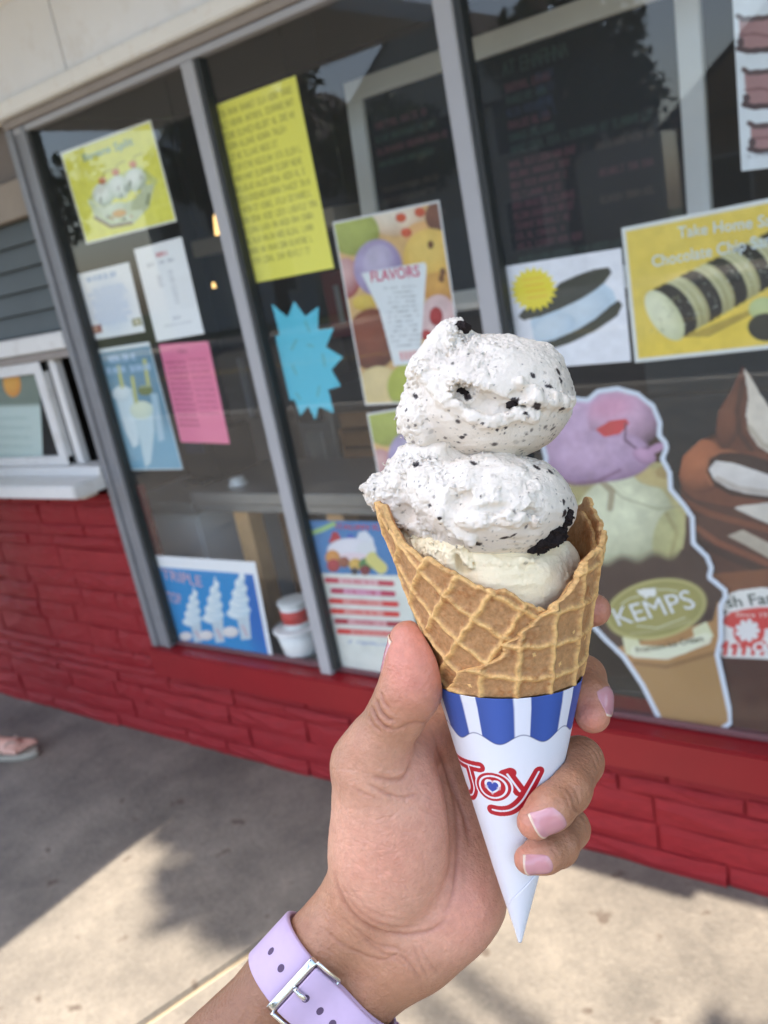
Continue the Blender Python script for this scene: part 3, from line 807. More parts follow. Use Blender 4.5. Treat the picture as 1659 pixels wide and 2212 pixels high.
# ---- take home
s = Sheet([(1342, 492.5), (1760, 408), (1371.6, 784)], (230, 204, 92)); s.mottle(.08, 6, 2)
s.ell(1500, 740, 170, 50, (236, 206, 70), -18, .7, .5); s.poly([zz(1180, 545), zz(1560, 390), zz(1570, 420), zz(1330, 545)], (150, 128, 60), .7)
for k in range(30, -1, -1):
    cx, cy = zz(1085 + 36 * k, 425 - 19.5 * k); rr = 62 - k * .5; j = k % 4
    if k == 0: s.ball(cx, cy, rr * .50, rr, (232, 234, 202), (198, 202, 158), -34)
    else: s.ball(cx, cy, rr * .50, rr, *(((56, 52, 40), (34, 32, 26)) if j in (1, 2) else ((220, 220, 176), (160, 154, 104))), -34)
r_ = random.Random(3)
for _ in range(40): x, y = r_.uniform(-22, 22), r_.uniform(-48, 48); c0 = zz(1085, 425); s.ell(c0[0] + x * .83 - y * .35, c0[1] + y * .83 - x * .35, 2.2, 1.6, (150, 150, 112), 0, .5)
r = random.Random(8)
for _ in range(220):
    k = r.uniform(.5, 13); cx, cy = zz(1120 + 78 * k + r.uniform(-20, 60), 400 - 42 * k + r.uniform(-110, 110)); s.ell(cx, cy, r.uniform(1.2, 3), r.uniform(1.2, 2.5), (206, 212, 196), 0, .4)
s.mottle(.12, 55, 17)
s.ball(*zz(1640, 390), 34, 26, (196, 208, 150), (170, 180, 120)); s.ball(*zz(1650, 490), 40, 30, (60, 58, 44), (44, 42, 34))
s.frame(8, (224, 228, 226)); s.build('poster', 'wide yellow poster of chocolate chip sandwich rolls to take home')
lettering(s, 'Take Home Sa', (1465, 514), (1668, 487), 25, (214, 228, 232), .03); lettering(s, 'Chocolate Chip San', (1410, 577), (1668, 530), 26, (214, 228, 232), .03)
# ---- brownies
s = Sheet([(1579, -60), (1760, -104), (1601.6, 370)], (220, 228, 234)); z7 = lambda x, y: (x * .17506 + 1474.7, y * .17506)
for (y0, y1, x0) in ((200, 630, 690), (860, 1320, 760), (1520, 1870, 830), (-560, -90, 640)):
    dd = (y1 - y0)
    s.poly([z7(x0, y0 + 20), z7(1500, y0 - 60), z7(1540, y1 - 60), z7(x0 + 30, y1)], (166, 128, 128))
    s.line([z7(x0 - 5, y0), z7(x0 + 60, y0 + 40), z7(x0 + 300, y0 + 20), z7(1500, y0 - 40)], 12, (92, 74, 74)); s.line([z7(x0, y1 - 30), z7(x0 + 120, y1), z7(1500, y1 - 50)], 13, (78, 60, 62))
    s.line([z7(x0 + 20, y0 + dd * .55), z7(x0 + 200, y0 + dd * .5), z7(x0 + 420, y0 + dd * .6)], 7, (136, 98, 100)); s.ball(*z7(x0 + 25, y1 - 110), 8, 10, (90, 72, 74), (70, 54, 56))
s.mottle(.08, 40, 6); s.writing(.08, .9, .935, .006, (170, 178, 186), .6, 4, .0012)
s.build('poster', 'white poster of stacked brown brownies, cut off by the frame edge')
# ---- triple cones
s = Sheet([(322, 1199), (551, 1214), (592, 1432), (375.5, 1396)], (34, 140, 206))
z3 = lambda x, y: (x * .36667 + 276.5, y * .36667 + 1060)
s.ell(*z3(760, 700), 30, 100, (30, 84, 180), -10, .7, .5)
for (x, y, w, h) in ((385, 700, 46, 105), (510, 665, 52, 125), (660, 630, 58, 135)):
    c = z3(x, y)
    for i_ in range(9):
        t_ = i_ / 8; s.ball(c[0] - 2 + 4 * t_ + (2 if i_ % 2 else -2), c[1] + h * (.27 - .66 * t_), w * (.40 * (1 - t_) ** .7 + .03), h * .085, (240, 246, 248), (176, 206, 224), 8)
    b = z3(x + 50, y + h * 2.0 * .95 - 60); s.poly([(c[0] - w * .12, c[1] + h * .32), (c[0] + w * .34, c[1] + h * .28), (c[0] + w * .42, c[1] + h * .66), (c[0] + w * .05, c[1] + h * .68)], (196, 212, 222)); s.line([(c[0] + 5, c[1] + h * .45), (c[0] + 15, c[1] + h * .6)], 6, (206, 160, 170), .6)
    s.ball(c[0] - w * .35, c[1] + h * .55, w * .3, w * .2, (236, 232, 230), (214, 206, 206))
s.mixin(sstep(.125, .115, s.V), (238, 242, 248)); s.frame(19, (238, 242, 248)); s.build('poster', 'white framed blue poster of three white soft serve cones on the sill')
lettering(s, 'TRIPLE', (352, 1250), (438, 1268), 22, (206, 172, 190), .03); lettering(s, 'TOP', (364, 1300), (394, 1306), 22, (206, 172, 190), .03)
# ---- italian ice
s = Sheet([(659.7, 1124), (856, 1128), (926, 1494), (742, 1461)], (222, 226, 220))
za = lambda x, y: (x * .175 + 645.2, y * .175 + 1106)   # 260 src px -> 1369
s.poly([za(60, 95), za(1200, 110), za(1330, 790), za(265, 755)], (62, 124, 182)); s.mottle(.1, 26, 3)
s.line([za(150, 265), za(300, 210), za(430, 150)], 11, (156, 196, 120), .9)
s.poly([za(370, 380), za(420, 240), za(480, 250), za(550, 380)], (176, 44, 60)); s.poly([za(545, 390), za(620, 265), za(680, 290), za(740, 400)], (46, 78, 180)); s.poly([za(690, 400), za(740, 250), za(830, 230), za(920, 330), za(940, 430)], (216, 222, 232))
s.ball(*za(650, 470), 52, 26, (226, 226, 236), (200, 204, 220)); s.ell(*za(830, 480), 22, 20, (216, 220, 226)); s.ell(*za(660, 580), 40, 14, (226, 210, 220))
for (x, y, r_, c) in ((420, 560, 16, (214, 150, 80)), (430, 660, 14, (176, 60, 70)), (560, 620, 12, (150, 90, 70)), (700, 650, 14, (214, 176, 90)), (830, 650, 15, (80, 130, 80)), (820, 720, 11, (130, 50, 60)), (910, 560, 12, (206, 206, 130)), (690, 730, 8, (60, 60, 70))): s.ball(*za(x, y), r_, r_, c, tuple(int(k * .8) for k in c))
s.line([za(900, 580), za(1020, 690)], 26, (212, 206, 126))
for (y0, x0, x1, c, c2) in ((840, 350, 1150, (190, 60, 84), (216, 168, 176)), (970, 425, 1165, (186, 60, 90), (214, 150, 178)), (1095, 400, 1205, (214, 66, 66), (222, 150, 148)), (1220, 420, 1215, (214, 66, 60), (222, 150, 146)), (1345, 470, 1250, (170, 50, 66), (216, 160, 166)), (1470, 500, 1290, (214, 66, 62), (220, 140, 136))):
    a = za(x0, y0); b = za(x1, y0 + (x1 - x0) * .055); s.line([a, b], 12, c); q0 = za(x0 + (x1 - x0) * .22, y0 + (x1 - x0) * .012); q1 = za(x0 + (x1 - x0) * .75, y0 + (x1 - x0) * .042); s.line([q0, q1], 13, c2)
    r = random.Random(y0)
    for _ in range(14): t = r.uniform(.05, .95); p = (q0[0] + (q1[0] - q0[0]) * t, q0[1] + (q1[1] - q0[1]) * t); s.line([(p[0], p[1] - 4), (p[0] + 2, p[1] + 4)], 2, c, .6)
r = random.Random(2)
for _ in range(16): x = r.uniform(600, 1080); p = za(x, 1610 + (x - 600) * .05); s.line([p, (p[0] + 5, p[1] + r.uniform(-4, 4))], 3, (140, 160, 200), .7)
s.build('poster', 'blue and white italian ice poster with rows of red price bars')
lettering(s, 'ITALIAN ICE', za(470, 215), za(1080, 222), 12, (190, 44, 66), .03)
# ---- cone cut-out
ol = np.array([(1215, 850), (1237, 857), (1268, 860), (1289.5, 841), (1335, 835), (1381, 847.5), (1415, 875), (1430, 912), (1428.5, 939), (1442, 954), (1444, 970), (1436, 991), (1451, 1019), (1453, 1055), (1482, 1089), (1500, 1116), (1502, 1171), (1531, 1199), (1541.6, 1226), (1537, 1245), (1570, 1272), (1572, 1290), (1561, 1310), (1562, 1377), (1554, 1414), (1582, 1542), (1583, 1564), (1557, 1582), (1527, 1589), (1489, 1587), (1450, 1580), (1428, 1570), (1384, 1482), (1344, 1422), (1307, 1387), (1272, 1349), (1225, 1305), (1195, 1255), (1200, 1190), (1180, 1130), (1165, 1060), (1175, 990), (1160, 930), (1180, 870)])
s = Sheet([(1150, 850), (1560, 785), (1230, 1700)], (64, 44, 38), .0016)
s.c = s.c
s.mottle(.25, 20, 5)
s.poly([(1180, 1020), (1300, 985), (1440, 1000), (1484, 1095), (1476, 1185), (1430, 1215), (1250, 1215)], (168, 160, 112)); s.mottle(.25, 28, 15)
s.ball(1352, 1130, 108, 104, (222, 226, 196), (142, 144, 112)); s.ell(1445, 1160, 34, 62, (176, 174, 122), 12, .85); s.ell(1418, 1032, 48, 20, (190, 172, 118), 8, .9); s.ell(1440, 1020, 24, 14, (150, 126, 80), 0, .7)
s.line([(1318, 1050), (1345, 1075), (1420, 1100), (1478, 1092)], 4, (150, 150, 118), .7); s.line([(1300, 1040), (1322, 1062), (1318, 1098)], 14, (128, 98, 62), .6); s.line([(1440, 1110), (1462, 1150), (1450, 1200)], 10, (146, 140, 92), .6)
s.ball(1262, 935, 112, 112, (202, 172, 204), (136, 106, 138)); s.ball(1350, 905, 80, 66, (216, 176, 206), (104, 82, 100)); s.ball(1300, 985, 110, 56, (202, 172, 204), (140, 112, 144)); s.mottle(.16, 34, 22); s.mottle(.10, 110, 23); s.ell(1320, 880, 44, 24, (214, 140, 170), -10, .5, .6)
s.poly([(1286, 928), (1318, 908), (1352, 904), (1360, 914), (1338, 938), (1305, 944)], (200, 66, 72)); s.line([(1352, 915), (1350, 950), (1378, 972), (1424, 962)], 6, (96, 66, 88), .8); s.ball(1392, 985, 26, 16, (196, 156, 190), (140, 106, 138), 20); s.ell(1418, 968, 20, 9, (190, 150, 184), -25, .9)
s.line([(1200, 1035), (1240, 1046), (1290, 1040), (1340, 1015)], 7, (120, 84, 112), .7)
s.mixin(sstep(1188, 1215, s.Y + .1 * s.X - 140 + 6 * np.sin(s.X * .09)) * (s.X < 1600), (60, 42, 36)); s.mottle(.12, 30, 9)
s.poly([(1290, 1385), (1330, 1400), (1540, 1340), (1550, 1300), (1566, 1300), (1566, 1420), (1590, 1600), (1420, 1600), (1340, 1430)], (172, 130, 82)); s.poly([(1372, 1440), (1560, 1412), (1590, 1600), (1425, 1600)], (166, 130, 82)); s.ell(1500, 1585, 90, 26, (140, 104, 58), 0, .8, .4); s.line([(1370, 1432), (1440, 1440), (1550, 1408)], 10, (136, 100, 62), .8)
s.poly([(1344, 1376), (1374, 1372), (1384, 1394), (1440, 1396), (1500, 1380), (1496, 1358), (1526, 1342), (1542, 1374), (1480, 1412), (1420, 1422), (1352, 1414)], (212, 214, 178)); s.line([(1374, 1408), (1440, 1412), (1524, 1380)], 26, (226, 228, 206), .8)
s.ell(1417, 1316, 110, 64, (186, 180, 118), -12); s.ell(1417, 1316, 104, 58, (148, 144, 84), -12); s.ell(1417, 1312, 96, 44, (158, 152, 88), -12, .6)
s.line([(1342, 1305), (1360, 1293), (1382, 1287)], 2.5, (206, 206, 178)); s.line([(1420, 1274), (1440, 1273), (1464, 1277)], 2.5, (206, 206, 178)); s.line([(1376, 1352), (1420, 1356), (1480, 1334)], 2.5, (200, 200, 170))
s.poly([(1374, 1275), (1384, 1274), (1388, 1272), (1416, 1270), (1418, 1284), (1412, 1290), (1408, 1288), (1400, 1289), (1396, 1296), (1392, 1290), (1382, 1284)], (226, 228, 226))
r = random.Random(6)
for k in range(22): x = 1362 + k * 6; y = 1372 - .0009 * (x - 1362) * (x - 1250); s.line([(x, y), (x + 2, y - 6)], 2, (190, 188, 150), .7)
d_ol = s.pdist(ol, True); ins = s.pin(ol)
s.mixin(sstep(11, 8.5, d_ol), (212, 222, 236))
s.build('cone_cutout', 'large triple scoop cone cut-out with white outline and oval green badge', 'cut-out sign', mask=ins)
lettering(s, 'KEMPS', (1337, 1352), (1505, 1312), 38, (222, 226, 230), 0.0)
lettering(s, 'Premium Ice Cream', (1377, 1411), (1521, 1385), 13, (84, 82, 60), .01)
# ---- chocolate swirl cut-out
ol = np.array([(1604, 789), (1622, 812), (1640, 850), (1665, 880), (1720, 930), (1760, 1000), (1780, 1100), (1800, 1250), (1800, 1420), (1790, 1610), (1700, 1625), (1560, 1592), (1540, 1420), (1500, 1250), (1480, 1100), (1470, 1055), (1467, 1025), (1476, 985), (1509, 954), (1546, 936), (1552, 887), (1580, 841)])
s = Sheet([(1440, 800), (1780, 745), (1520, 1700)], (58, 34, 26), .002, PY + 0.008)
zs = lambda *q: [(x * .30556 + 1152, y * .30556 + 765) for x, y in q]
s.poly(zs((1000, 960), (1060, 945), (1150, 1030), (1400, 1080), (1800, 1080), (2100, 1000), (2100, 1700), (1300, 1560), (1180, 1300), (1080, 1100)), (78, 44, 34)); s.mottle(.15, 10, 5)
s.line(zs((1000, 950), (1060, 1040), (1250, 1130), (1659, 1240), (2000, 1290)), 13, (118, 66, 44), .8); s.line(zs((1160, 1230), (1300, 1330), (1659, 1480), (2000, 1560)), 12, (132, 74, 50), .7); s.line(zs((1180, 1330), (1400, 1440), (1700, 1560)), 16, (46, 28, 24), .8)
s.poly(zs((1420, 1090), (1500, 1035), (1600, 1018), (1800, 1050), (2050, 1150), (2050, 1300), (1800, 1260), (1550, 1150)), (206, 200, 190)); s.poly(zs((1370, 1285), (1480, 1240), (1659, 1330), (2000, 1480), (2000, 1600), (1659, 1440), (1500, 1350)), (176, 166, 150))
s.poly(zs((1290, 590), (1170, 620), (1060, 720), (1025, 860), (1060, 960), (1150, 1030), (1400, 1080), (1750, 1040), (2050, 950), (2050, 700), (1700, 650), (1450, 690), (1330, 660)), (104, 58, 40))
s.ball(*zs((1190, 790))[0], 52, 58, (178, 106, 70), (88, 48, 34), 8, .95); s.poly(zs((1225, 830), (1240, 745), (1310, 700), (1420, 690), (1560, 720), (1800, 800), (2050, 820), (2050, 1000), (1700, 1040), (1400, 1000), (1280, 930)), (50, 30, 26))
s.line(zs((1260, 920), (1215, 830), (1240, 730), (1330, 685), (1450, 685)), 7, (156, 96, 66), .8)
s.poly(zs((1240, 815), (1290, 752), (1420, 770), (1659, 850), (2050, 900), (2050, 1000), (1659, 1005), (1500, 985), (1380, 950), (1280, 890)), (214, 210, 206)); s.line(zs((1300, 880), (1450, 950), (1700, 985)), 12, (170, 158, 148), .7)
s.poly(zs((1480, 85), (1400, 250), (1310, 400), (1285, 540), (1330, 660), (1450, 692), (1600, 690), (1660, 700), (1530, 560), (1500, 430), (1518, 300), (1500, 160)), (92, 52, 38)); s.ball(*zs((1390, 470))[0], 26, 62, (116, 68, 48), (66, 38, 30), 14, .8); s.line(zs((1480, 200), (1440, 400), (1460, 560), (1540, 670)), 12, (58, 34, 28), .7)
s.poly(zs((1485, 88), (1560, 200), (1640, 330), (1700, 430), (1800, 580), (1900, 680), (1700, 720), (1590, 650), (1530, 560), (1503, 430), (1520, 300), (1500, 170)), (214, 206, 192)); s.line(zs((1530, 520), (1620, 640), (1750, 700)), 12, (170, 158, 140), .7)
s.poly([(1535, 1240), (1820, 1215), (1820, 1275), (1560, 1290)], (128, 76, 46), .8); s.mottle(.1, 40, 5)
s.poly([(1545, 1415), (1800, 1430), (1800, 1640), (1540, 1620)], (76, 45, 32)); s.mottle(.12, 60, 7)
s.line([(1572, 1302), (1600, 1292), (1645, 1286), (1700, 1290)], 34, (228, 228, 224)); s.ell(1640, 1375, 92, 82, (226, 224, 222), -6); s.poly([(1564, 1335), (1580, 1322), (1640, 1312), (1700, 1322), (1716, 1350), (1660, 1348), (1600, 1350), (1566, 1350)], (206, 66, 62)); s.ell(1640, 1336, 80, 24, (206, 66, 62), -4)
s.ell(1618, 1366, 34, 30, (206, 66, 62), 0); s.ell(1615, 1362, 19, 18, (228, 226, 226), 0); 
for k in range(9): s.ell(1615 + 21 * math.cos(k * .7), 1362 + 19 * math.sin(k * .7), 6, 6, (228, 226, 226))
for k in range(6): s.line([(1562 + 20 * k, 1396), (1570 + 20 * k, 1388 + 6 * (k % 2)), (1566 + 20 * k, 1412)], 9, (206, 70, 66))
s.ell(1640, 1398, 14, 11, (228, 226, 226)); s.ell(1640, 1398, 8, 6, (206, 70, 66)); s.poly([(1540, 1418), (1800, 1432), (1800, 1470), (1540, 1460)], (72, 42, 30))
s.build('swirl_cutout', 'chocolate and vanilla swirl cut-out with a red and white farm emblem', 'cut-out sign', mask=s.pin(ol))
lettering(s, 'sh Farm', (1572, 1313), (1706, 1299), 24, (38, 62, 50), .01); lettering(s, 'Since 1914', (1590, 1332), (1680, 1334), 10, (232, 196, 190), .01)
# ---- seal sheet in the serving window
s = Sheet([(-120, 820), (84, 806), (-100, 1010)], (206, 222, 218), .003, 0.026); s.mottle(.1, 8, 4, (226, 236, 232)); s.mixin(sstep(.34, .28, s.V), (92, 104, 84), .8); s.ball(26, 828, 19, 30, (240, 176, 70), (226, 146, 50), -8)
for k in range(5): s.writing(.1, .9, .45 + k * .1, .010, (176, 200, 196), .7, 300 + k, .0025)
s.build('notice', 'pale notice with an orange round seal inside the sliding serving window', 'notice')

# ================================================================ things inside the stand
def ipx(px, py, y): w = WP(px, py, y); return w
M_WHITEF = mat('board_frame_white', S(240, 242, 240), .5, .3, var=.06, vscale=6)
M_BOARD = mat('chalkboard', attr=True, rough=0.7, spec=.25)
y0b, y1b = 0.56, 0.50
TLb = W3(752, 182, y0b); BLb = W3(792, 700, y1b); BLb[0] = TLb[0]; dn = BLb - TLb; Hb = np.linalg.norm(dn); dn /= Hb
TRx = W3(1500, 20, y0b)[0] + 0.02; Wb = TRx - TLb[0]
board = empty('chalkboard', TLb + dn * Hb + np.array([Wb / 2, 0, 0]), 'black chalkboard menu in a white frame behind the glass', 'menu board')
nb = np.cross((1, 0, 0), dn); nb = nb / np.linalg.norm(nb)
if nb[1] > 0: nb = -nb
def bpt(u, v, o): return TLb + np.array([1.0, 0, 0]) * u + dn * v + nb * o
def bbar(name, u0, u1, v0, v1, o0, o1, m):
    P = [bpt(u, v, o) for u in (u0, u1) for v in (v0, v1) for o in (o0, o1)]
    b = bmesh.new(); vv = [b.verts.new(p) for p in P]
    for q in ((0, 1, 3, 2), (4, 6, 7, 5), (0, 4, 5, 1), (2, 3, 7, 6), (0, 2, 6, 4), (1, 5, 7, 3)): b.faces.new([vv[i] for i in q])
    bmesh.ops.recalc_face_normals(b, faces=b.faces); bmesh.ops.bevel(b, geom=list(b.edges), offset=.003, segments=1, affect='EDGES')
    return put(name, bm_mesh(name, b), m, board)
fw = 0.055
bbar('frame_bar', 0, Wb, 0, fw, 0, .025, M_WHITEF); bbar('frame_bar', 0, Wb, Hb - fw, Hb, 0, .025, M_WHITEF)
bbar('frame_bar', 0, fw, fw + .001, Hb - fw - .001, 0, .024, M_WHITEF); bbar('frame_bar', Wb - fw, Wb, fw + .001, Hb - fw - .001, 0, .024, M_WHITEF)
s = Sheet.__new__(Sheet)
s.c = [bpt(fw - .004, fw - .004, .008), bpt(Wb - fw + .004, fw - .004, .008), bpt(Wb - fw + .004, Hb - fw + .004, .008), bpt(fw - .004, Hb - fw + .004, .008)]; s.y = .5
s.w = Wb - 2 * fw; s.h = Hb - 2 * fw; s.nx = int(s.w / .0025); s.ny = int(s.h / .0025)
s.U, s.V = np.meshgrid(np.linspace(0, 1, s.nx), np.linspace(0, 1, s.ny), indexing='ij'); U, V = s.U[..., None], s.V[..., None]
s.P = (s.c[0] * (1 - U) + s.c[1] * U) * (1 - V) + (s.c[3] * (1 - U) + s.c[2] * U) * V; s.X, s.Y = px_of(s.P)
s.col = np.broadcast_to(np.array(S(34, 36, 40)), s.X.shape + (3,)).copy(); s.mottle(.25, 5, 3)
cols = [(120, 74, 86), (72, 92, 86), (60, 70, 96), (104, 88, 82)]
for k in range(4): s.writing(.03, .24 + .03 * (k % 3), .16 + k * .06, .014, cols[k % 2], .55, 400 + k, .0028)
for k in range(7): s.writing(.03, .26 - .02 * (k % 3), .46 + k * .055, .012, cols[3], .4, 410 + k, .0026)
s.writing(.50, .74, .10, .03, cols[1], .5, 420, .004)
for k in range(5): s.writing(.50, .66 - .02 * (k % 2), .17 + k * .052, .016, cols[k % 3], .5, 421 + k, .003)
for k in range(4): s.writing(.60, .66, .16 + k * .05, .016, cols[2], .4, 450 + k, .003)
s.writing(.50, .92, .43, .018, cols[1], .5, 430, .003)
for k in range(9): s.writing(.49, .70 - .015 * (k % 4), .49 + k * .045, .015, cols[0], .55, 431 + k, .003)
for k in range(3): s.writing(.76, .92, .5 + k * .11, .015, cols[0] if k % 2 else cols[3], .45, 460 + k, .003)
for k in range(2): s.writing(.49, .93, .91 + k * .045, .015, cols[1], .55, 470 + k, .003)
i = np.arange(s.nx * s.ny).reshape(s.nx, s.ny); f = np.stack([i[:-1, :-1], i[:-1, 1:], i[1:, 1:], i[1:, :-1]], -1).reshape(-1, 4)
put('slate', mesh_np('slate', s.P.reshape(-1, 3), f, False, s.col.reshape(-1, 3)), M_BOARD, board)
bbar('backing', .02, Wb - .02, .02, Hb - .02, -.01, .004, M_ALUD)
def thing_box(name, px0, py0, px1, py1, y, dep, m, label, cat, parts=None, bev=.004):
    """box standing at depth y, its front filling the picture rectangle given by two opposite corners"""
    a, b = WP(px0, py0, y), WP(px1, py1, y)
    x0, x1 = sorted((a[0], b[0])); z0, z1 = sorted((a[1], b[1]))
    r = empty(name, ((x0 + x1) / 2, y + dep / 2, z0), label, cat)
    return r, x0, x1, z0, z1
M_STEELG = mat('brushed_steel', S(150, 152, 152), .4, .5, metal=.6, var=.08, vscale=20)
M_WOOD = mat('pine', S(212, 170, 118), .6, .3, var=.2, vscale=14); M_WOODD = mat('brown_wood', S(150, 110, 72), .6, .3, var=.2, vscale=14)
M_GREYP = mat('grey_brown_panel', S(132, 122, 112), .7, var=.1, vscale=3); M_BLK = mat('black_plastic', (.012, .013, .016), .4); M_WHT = mat('white_plastic', S(236, 238, 238), .45)
# counter along the window
zc = WP(500, 1062, .30)[1]
ctr = empty('counter', (-1.6, .3, 0.05), 'long steel topped counter with pine legs behind the window', 'counter')
box('top', -2.39, -0.98, .22, .62, zc - .02, zc + .022, M_STEELG, ctr, .004); box('edge_board', -2.39, -0.98, .235, .25, zc - .05, zc - .021, M_STEELG, ctr, .002)
for px in (545, 745, 1000):
    xx = WP(px, 1200, .26)[0]; box('leg', xx - .035, xx + .035, .25, .32, .052, zc - .051, M_WOOD, ctr, .004)
for px in (640, 860): xx = WP(px, 1200, .55)[0]; box('leg', xx - .03, xx + .03, .53, .60, .052, zc - .051, M_WOODD, ctr, .004)
r, x0, x1, z0, z1 = thing_box('chest_freezer', 312, 1085, 452, 1200, .36, .5, M_WHT, 'white chest freezer body under the counter end', 'freezer')
box('body', x0 - .1, x1, .345, .85, .052, zc - .11, M_WHT, r, .01, 2); box('lid', x0 - .1, x1 + .005, .338, .852, zc - .108, zc - .056, mat('freezer_lid', S(150, 152, 152), .5), r, .006)
box('vent_panel', x0, x1 - .08, .340, .3445, .07, .2, M_ALUD, r, .001)
r, x0, x1, z0, z1 = thing_box('coffee_machine', 398, 962, 482, 1040, .36, .2, M_BLK, 'black machine standing on the steel counter below the pink paper', 'machine')
box('body', x0, x1, .34, .56, zc + .0225, zc + .20, M_BLK, r, .012, 2); box('drip_tray', x0 + .02, x1 - .02, .29, .3395, zc + .0225, zc + .04, M_ALUD, r, .003); box('control_panel', x0 + .03, x1 - .03, .335, .3395, zc + .13, zc + .18, mat('navy', S(30, 40, 70), .4), r, .001)
r = empty('paper_cup', (WP(508, 1040, .3)[0], .31, zc + .0225), 'small white cup upside down on the counter beside the black machine', 'cup')
xx = r.location.x; tube('wall', [(xx, .31, zc + .0226), (xx, .31, zc + .05)], [.032, .024], M_WHT, r, 20); tube('rim', [(xx, .31, zc + .0225), (xx, .31, zc + .027)], [.0345, .0345], M_WHT, r, 20)
r, x0, x1, z0, z1 = thing_box('refrigerator', 470, 762, 612, 1045, .95, .6, M_GREYP, 'grey brown refrigerator behind the counter', 'refrigerator')
box('body', x0, x1, .96, 1.55, .052, z1, M_GREYP, r, .008); box('door', x0 + .006, x1 - .006, .93, .9595, .12, z1 - .01, M_GREYP, r, .008, 2); box('door_handle', x1 - .06, x1 - .035, .90, .929, 1.0, 1.25, M_ALU, r, .004)
r, x0, x1, z0, z1 = thing_box('soft_serve_machine', 628, 880, 742, 1050, .75, .4, M_STEELG, 'tall stainless machine behind the turquoise starburst', 'machine')
box('body', x0, x1, .76, 1.2, .052, z1 + .05, M_STEELG, r, .008); box('front_panel', x0 + .05, x1 - .05, .745, .7595, .4, z1 - .1, mat('steel_panel', S(172, 174, 172), .35, metal=.5), r, .004); box('control_panel', x0 + .03, x1 - .03, .74, .7595, z1 - .06, z1 + .03, M_BLK, r, .003)
r, x0, x1, z0, z1 = thing_box('crate', 765, 912, 822, 1048, .8, .3, M_WOODD, 'brown wooden crate beside the stainless machine', 'crate')
box('side_board', x0, x0 + .015, .7, 1.0, zc - .04, z1, M_WOODD, r, .002); box('side_board', x1 + .1, x1 + .115, .7, 1.0, zc - .04, z1, M_WOODD, r, .002)
for k in range(3): box('slat', x0 + .0155, x1 + .0995, .7, .712, zc - .03 + k * .07, zc + .025 + k * .07, M_WOODD, r, .002)
box('bottom', x0 + .0155, x1 + .0995, .713, 1.0, zc - .045, zc - .032, M_WOODD, r)
r2 = empty('shelf', (x0 + .15, .85, .05), 'low brown shelf unit carrying the crate', 'shelf')
box('board', x0 - .06, x1 + .2, .66, 1.06, zc - .075, zc - .0455, M_WOODD, r2, .003)
for sx in (x0 - .05, x1 + .16): box('leg', sx, sx + .03, .7, 1.03, .052, zc - .076, M_WOODD, r2, .003)
# open sign
r, x0, x1, z0, z1 = thing_box('red_sign', 690, 590, 800, 720, .8, .02, M_RED, 'dark red sign with pale letters hanging inside behind the flavors poster', 'sign')
M_DKR = mat('dark_red', S(110, 24, 30), .5)
box('panel', x0, x1 + .05, .80, .82, z0, z1, M_DKR, r, .003)
for k in range(3): box('letter', x0 + .05 + k * .07, x0 + .075 + k * .07, .797, .7995, z0 + .05, z1 - .05, mat('letter_grey', S(150, 150, 150), .5), r, .001)
for sx in (x0 + .03, x1): tube('hanger', [(sx, .81, z1), (sx, .81, 2.629)], [.002, .002], M_ALUD, r, 6)
# tubs at the window foot
led = box('interior_ledge', PA1, XR, .146, .21, .30, .405, M_ALUD, stand, .002)
def tub(x, y, z, r0, r1, h, label, lab=None):
    r = empty('food_tub', (x, y, z), label, 'tub')
    tube('wall', [(x, y, z), (x, y, z + h * .1), (x, y, z + h * .9)], [r0, r0 * 1.02, r1], M_WHT, r, 28); tube('lid', [(x, y, z + h * .9), (x, y, z + h * .91), (x, y, z + h * .99), (x, y, z + h)], [r1 * 1.06, r1 * 1.1, r1 * 1.1, r1 * 1.05], M_WHT, r, 28)
    if lab: tube('label_band', [(x, y, z + h * .2), (x, y, z + h * .7)], [r0 + (r1 - r0) * .25 + .003, r0 + (r1 - r0) * .72 + .003], lab, r, 28)
    return r
tx, tz = WP(655, 1432, .12); 
tub(tx + .04, .095, .413, .058, .072, .09, 'wide white tub with rolled rim standing at the window foot')
tub(tx + .045, .095, .504, .042, .046, .085, 'white tub with red band stacked on the wide tub', mat('red_label', S(196, 60, 54), .5))
box('tub_shelf', PA1 + .3, -1.0, .03, .1455, .40, .4125, M_ALUD, stand, .001)
# back counter with dark tiles on the right
bc = empty('back_counter', (0.4, .6, .05), 'dark grey tiled counter behind the cone cut-outs', 'counter')
mt = mat('slate_tile', S(70, 78, 82), .35, .4, var=.15, vscale=4)
bxl = WP(1390, 800, .45)[0]; zt = 1.30
for i_ in range(7):
    for k in range(6):
        box('tile', bxl + i_ * .36 + .003, bxl + (i_ + 1) * .36 - .003, .45, .4605, .06 + k * .205, .06 + (k + 1) * .205 - .005, mt, bc, .002)
box('carcass', bxl, XR - .01, .461, 1.0, .052, zt, M_ALUD, bc); box('worktop', bxl - .02, XR - .01, .43, 1.02, zt + .001, zt + .035, M_STEELG, bc, .004)
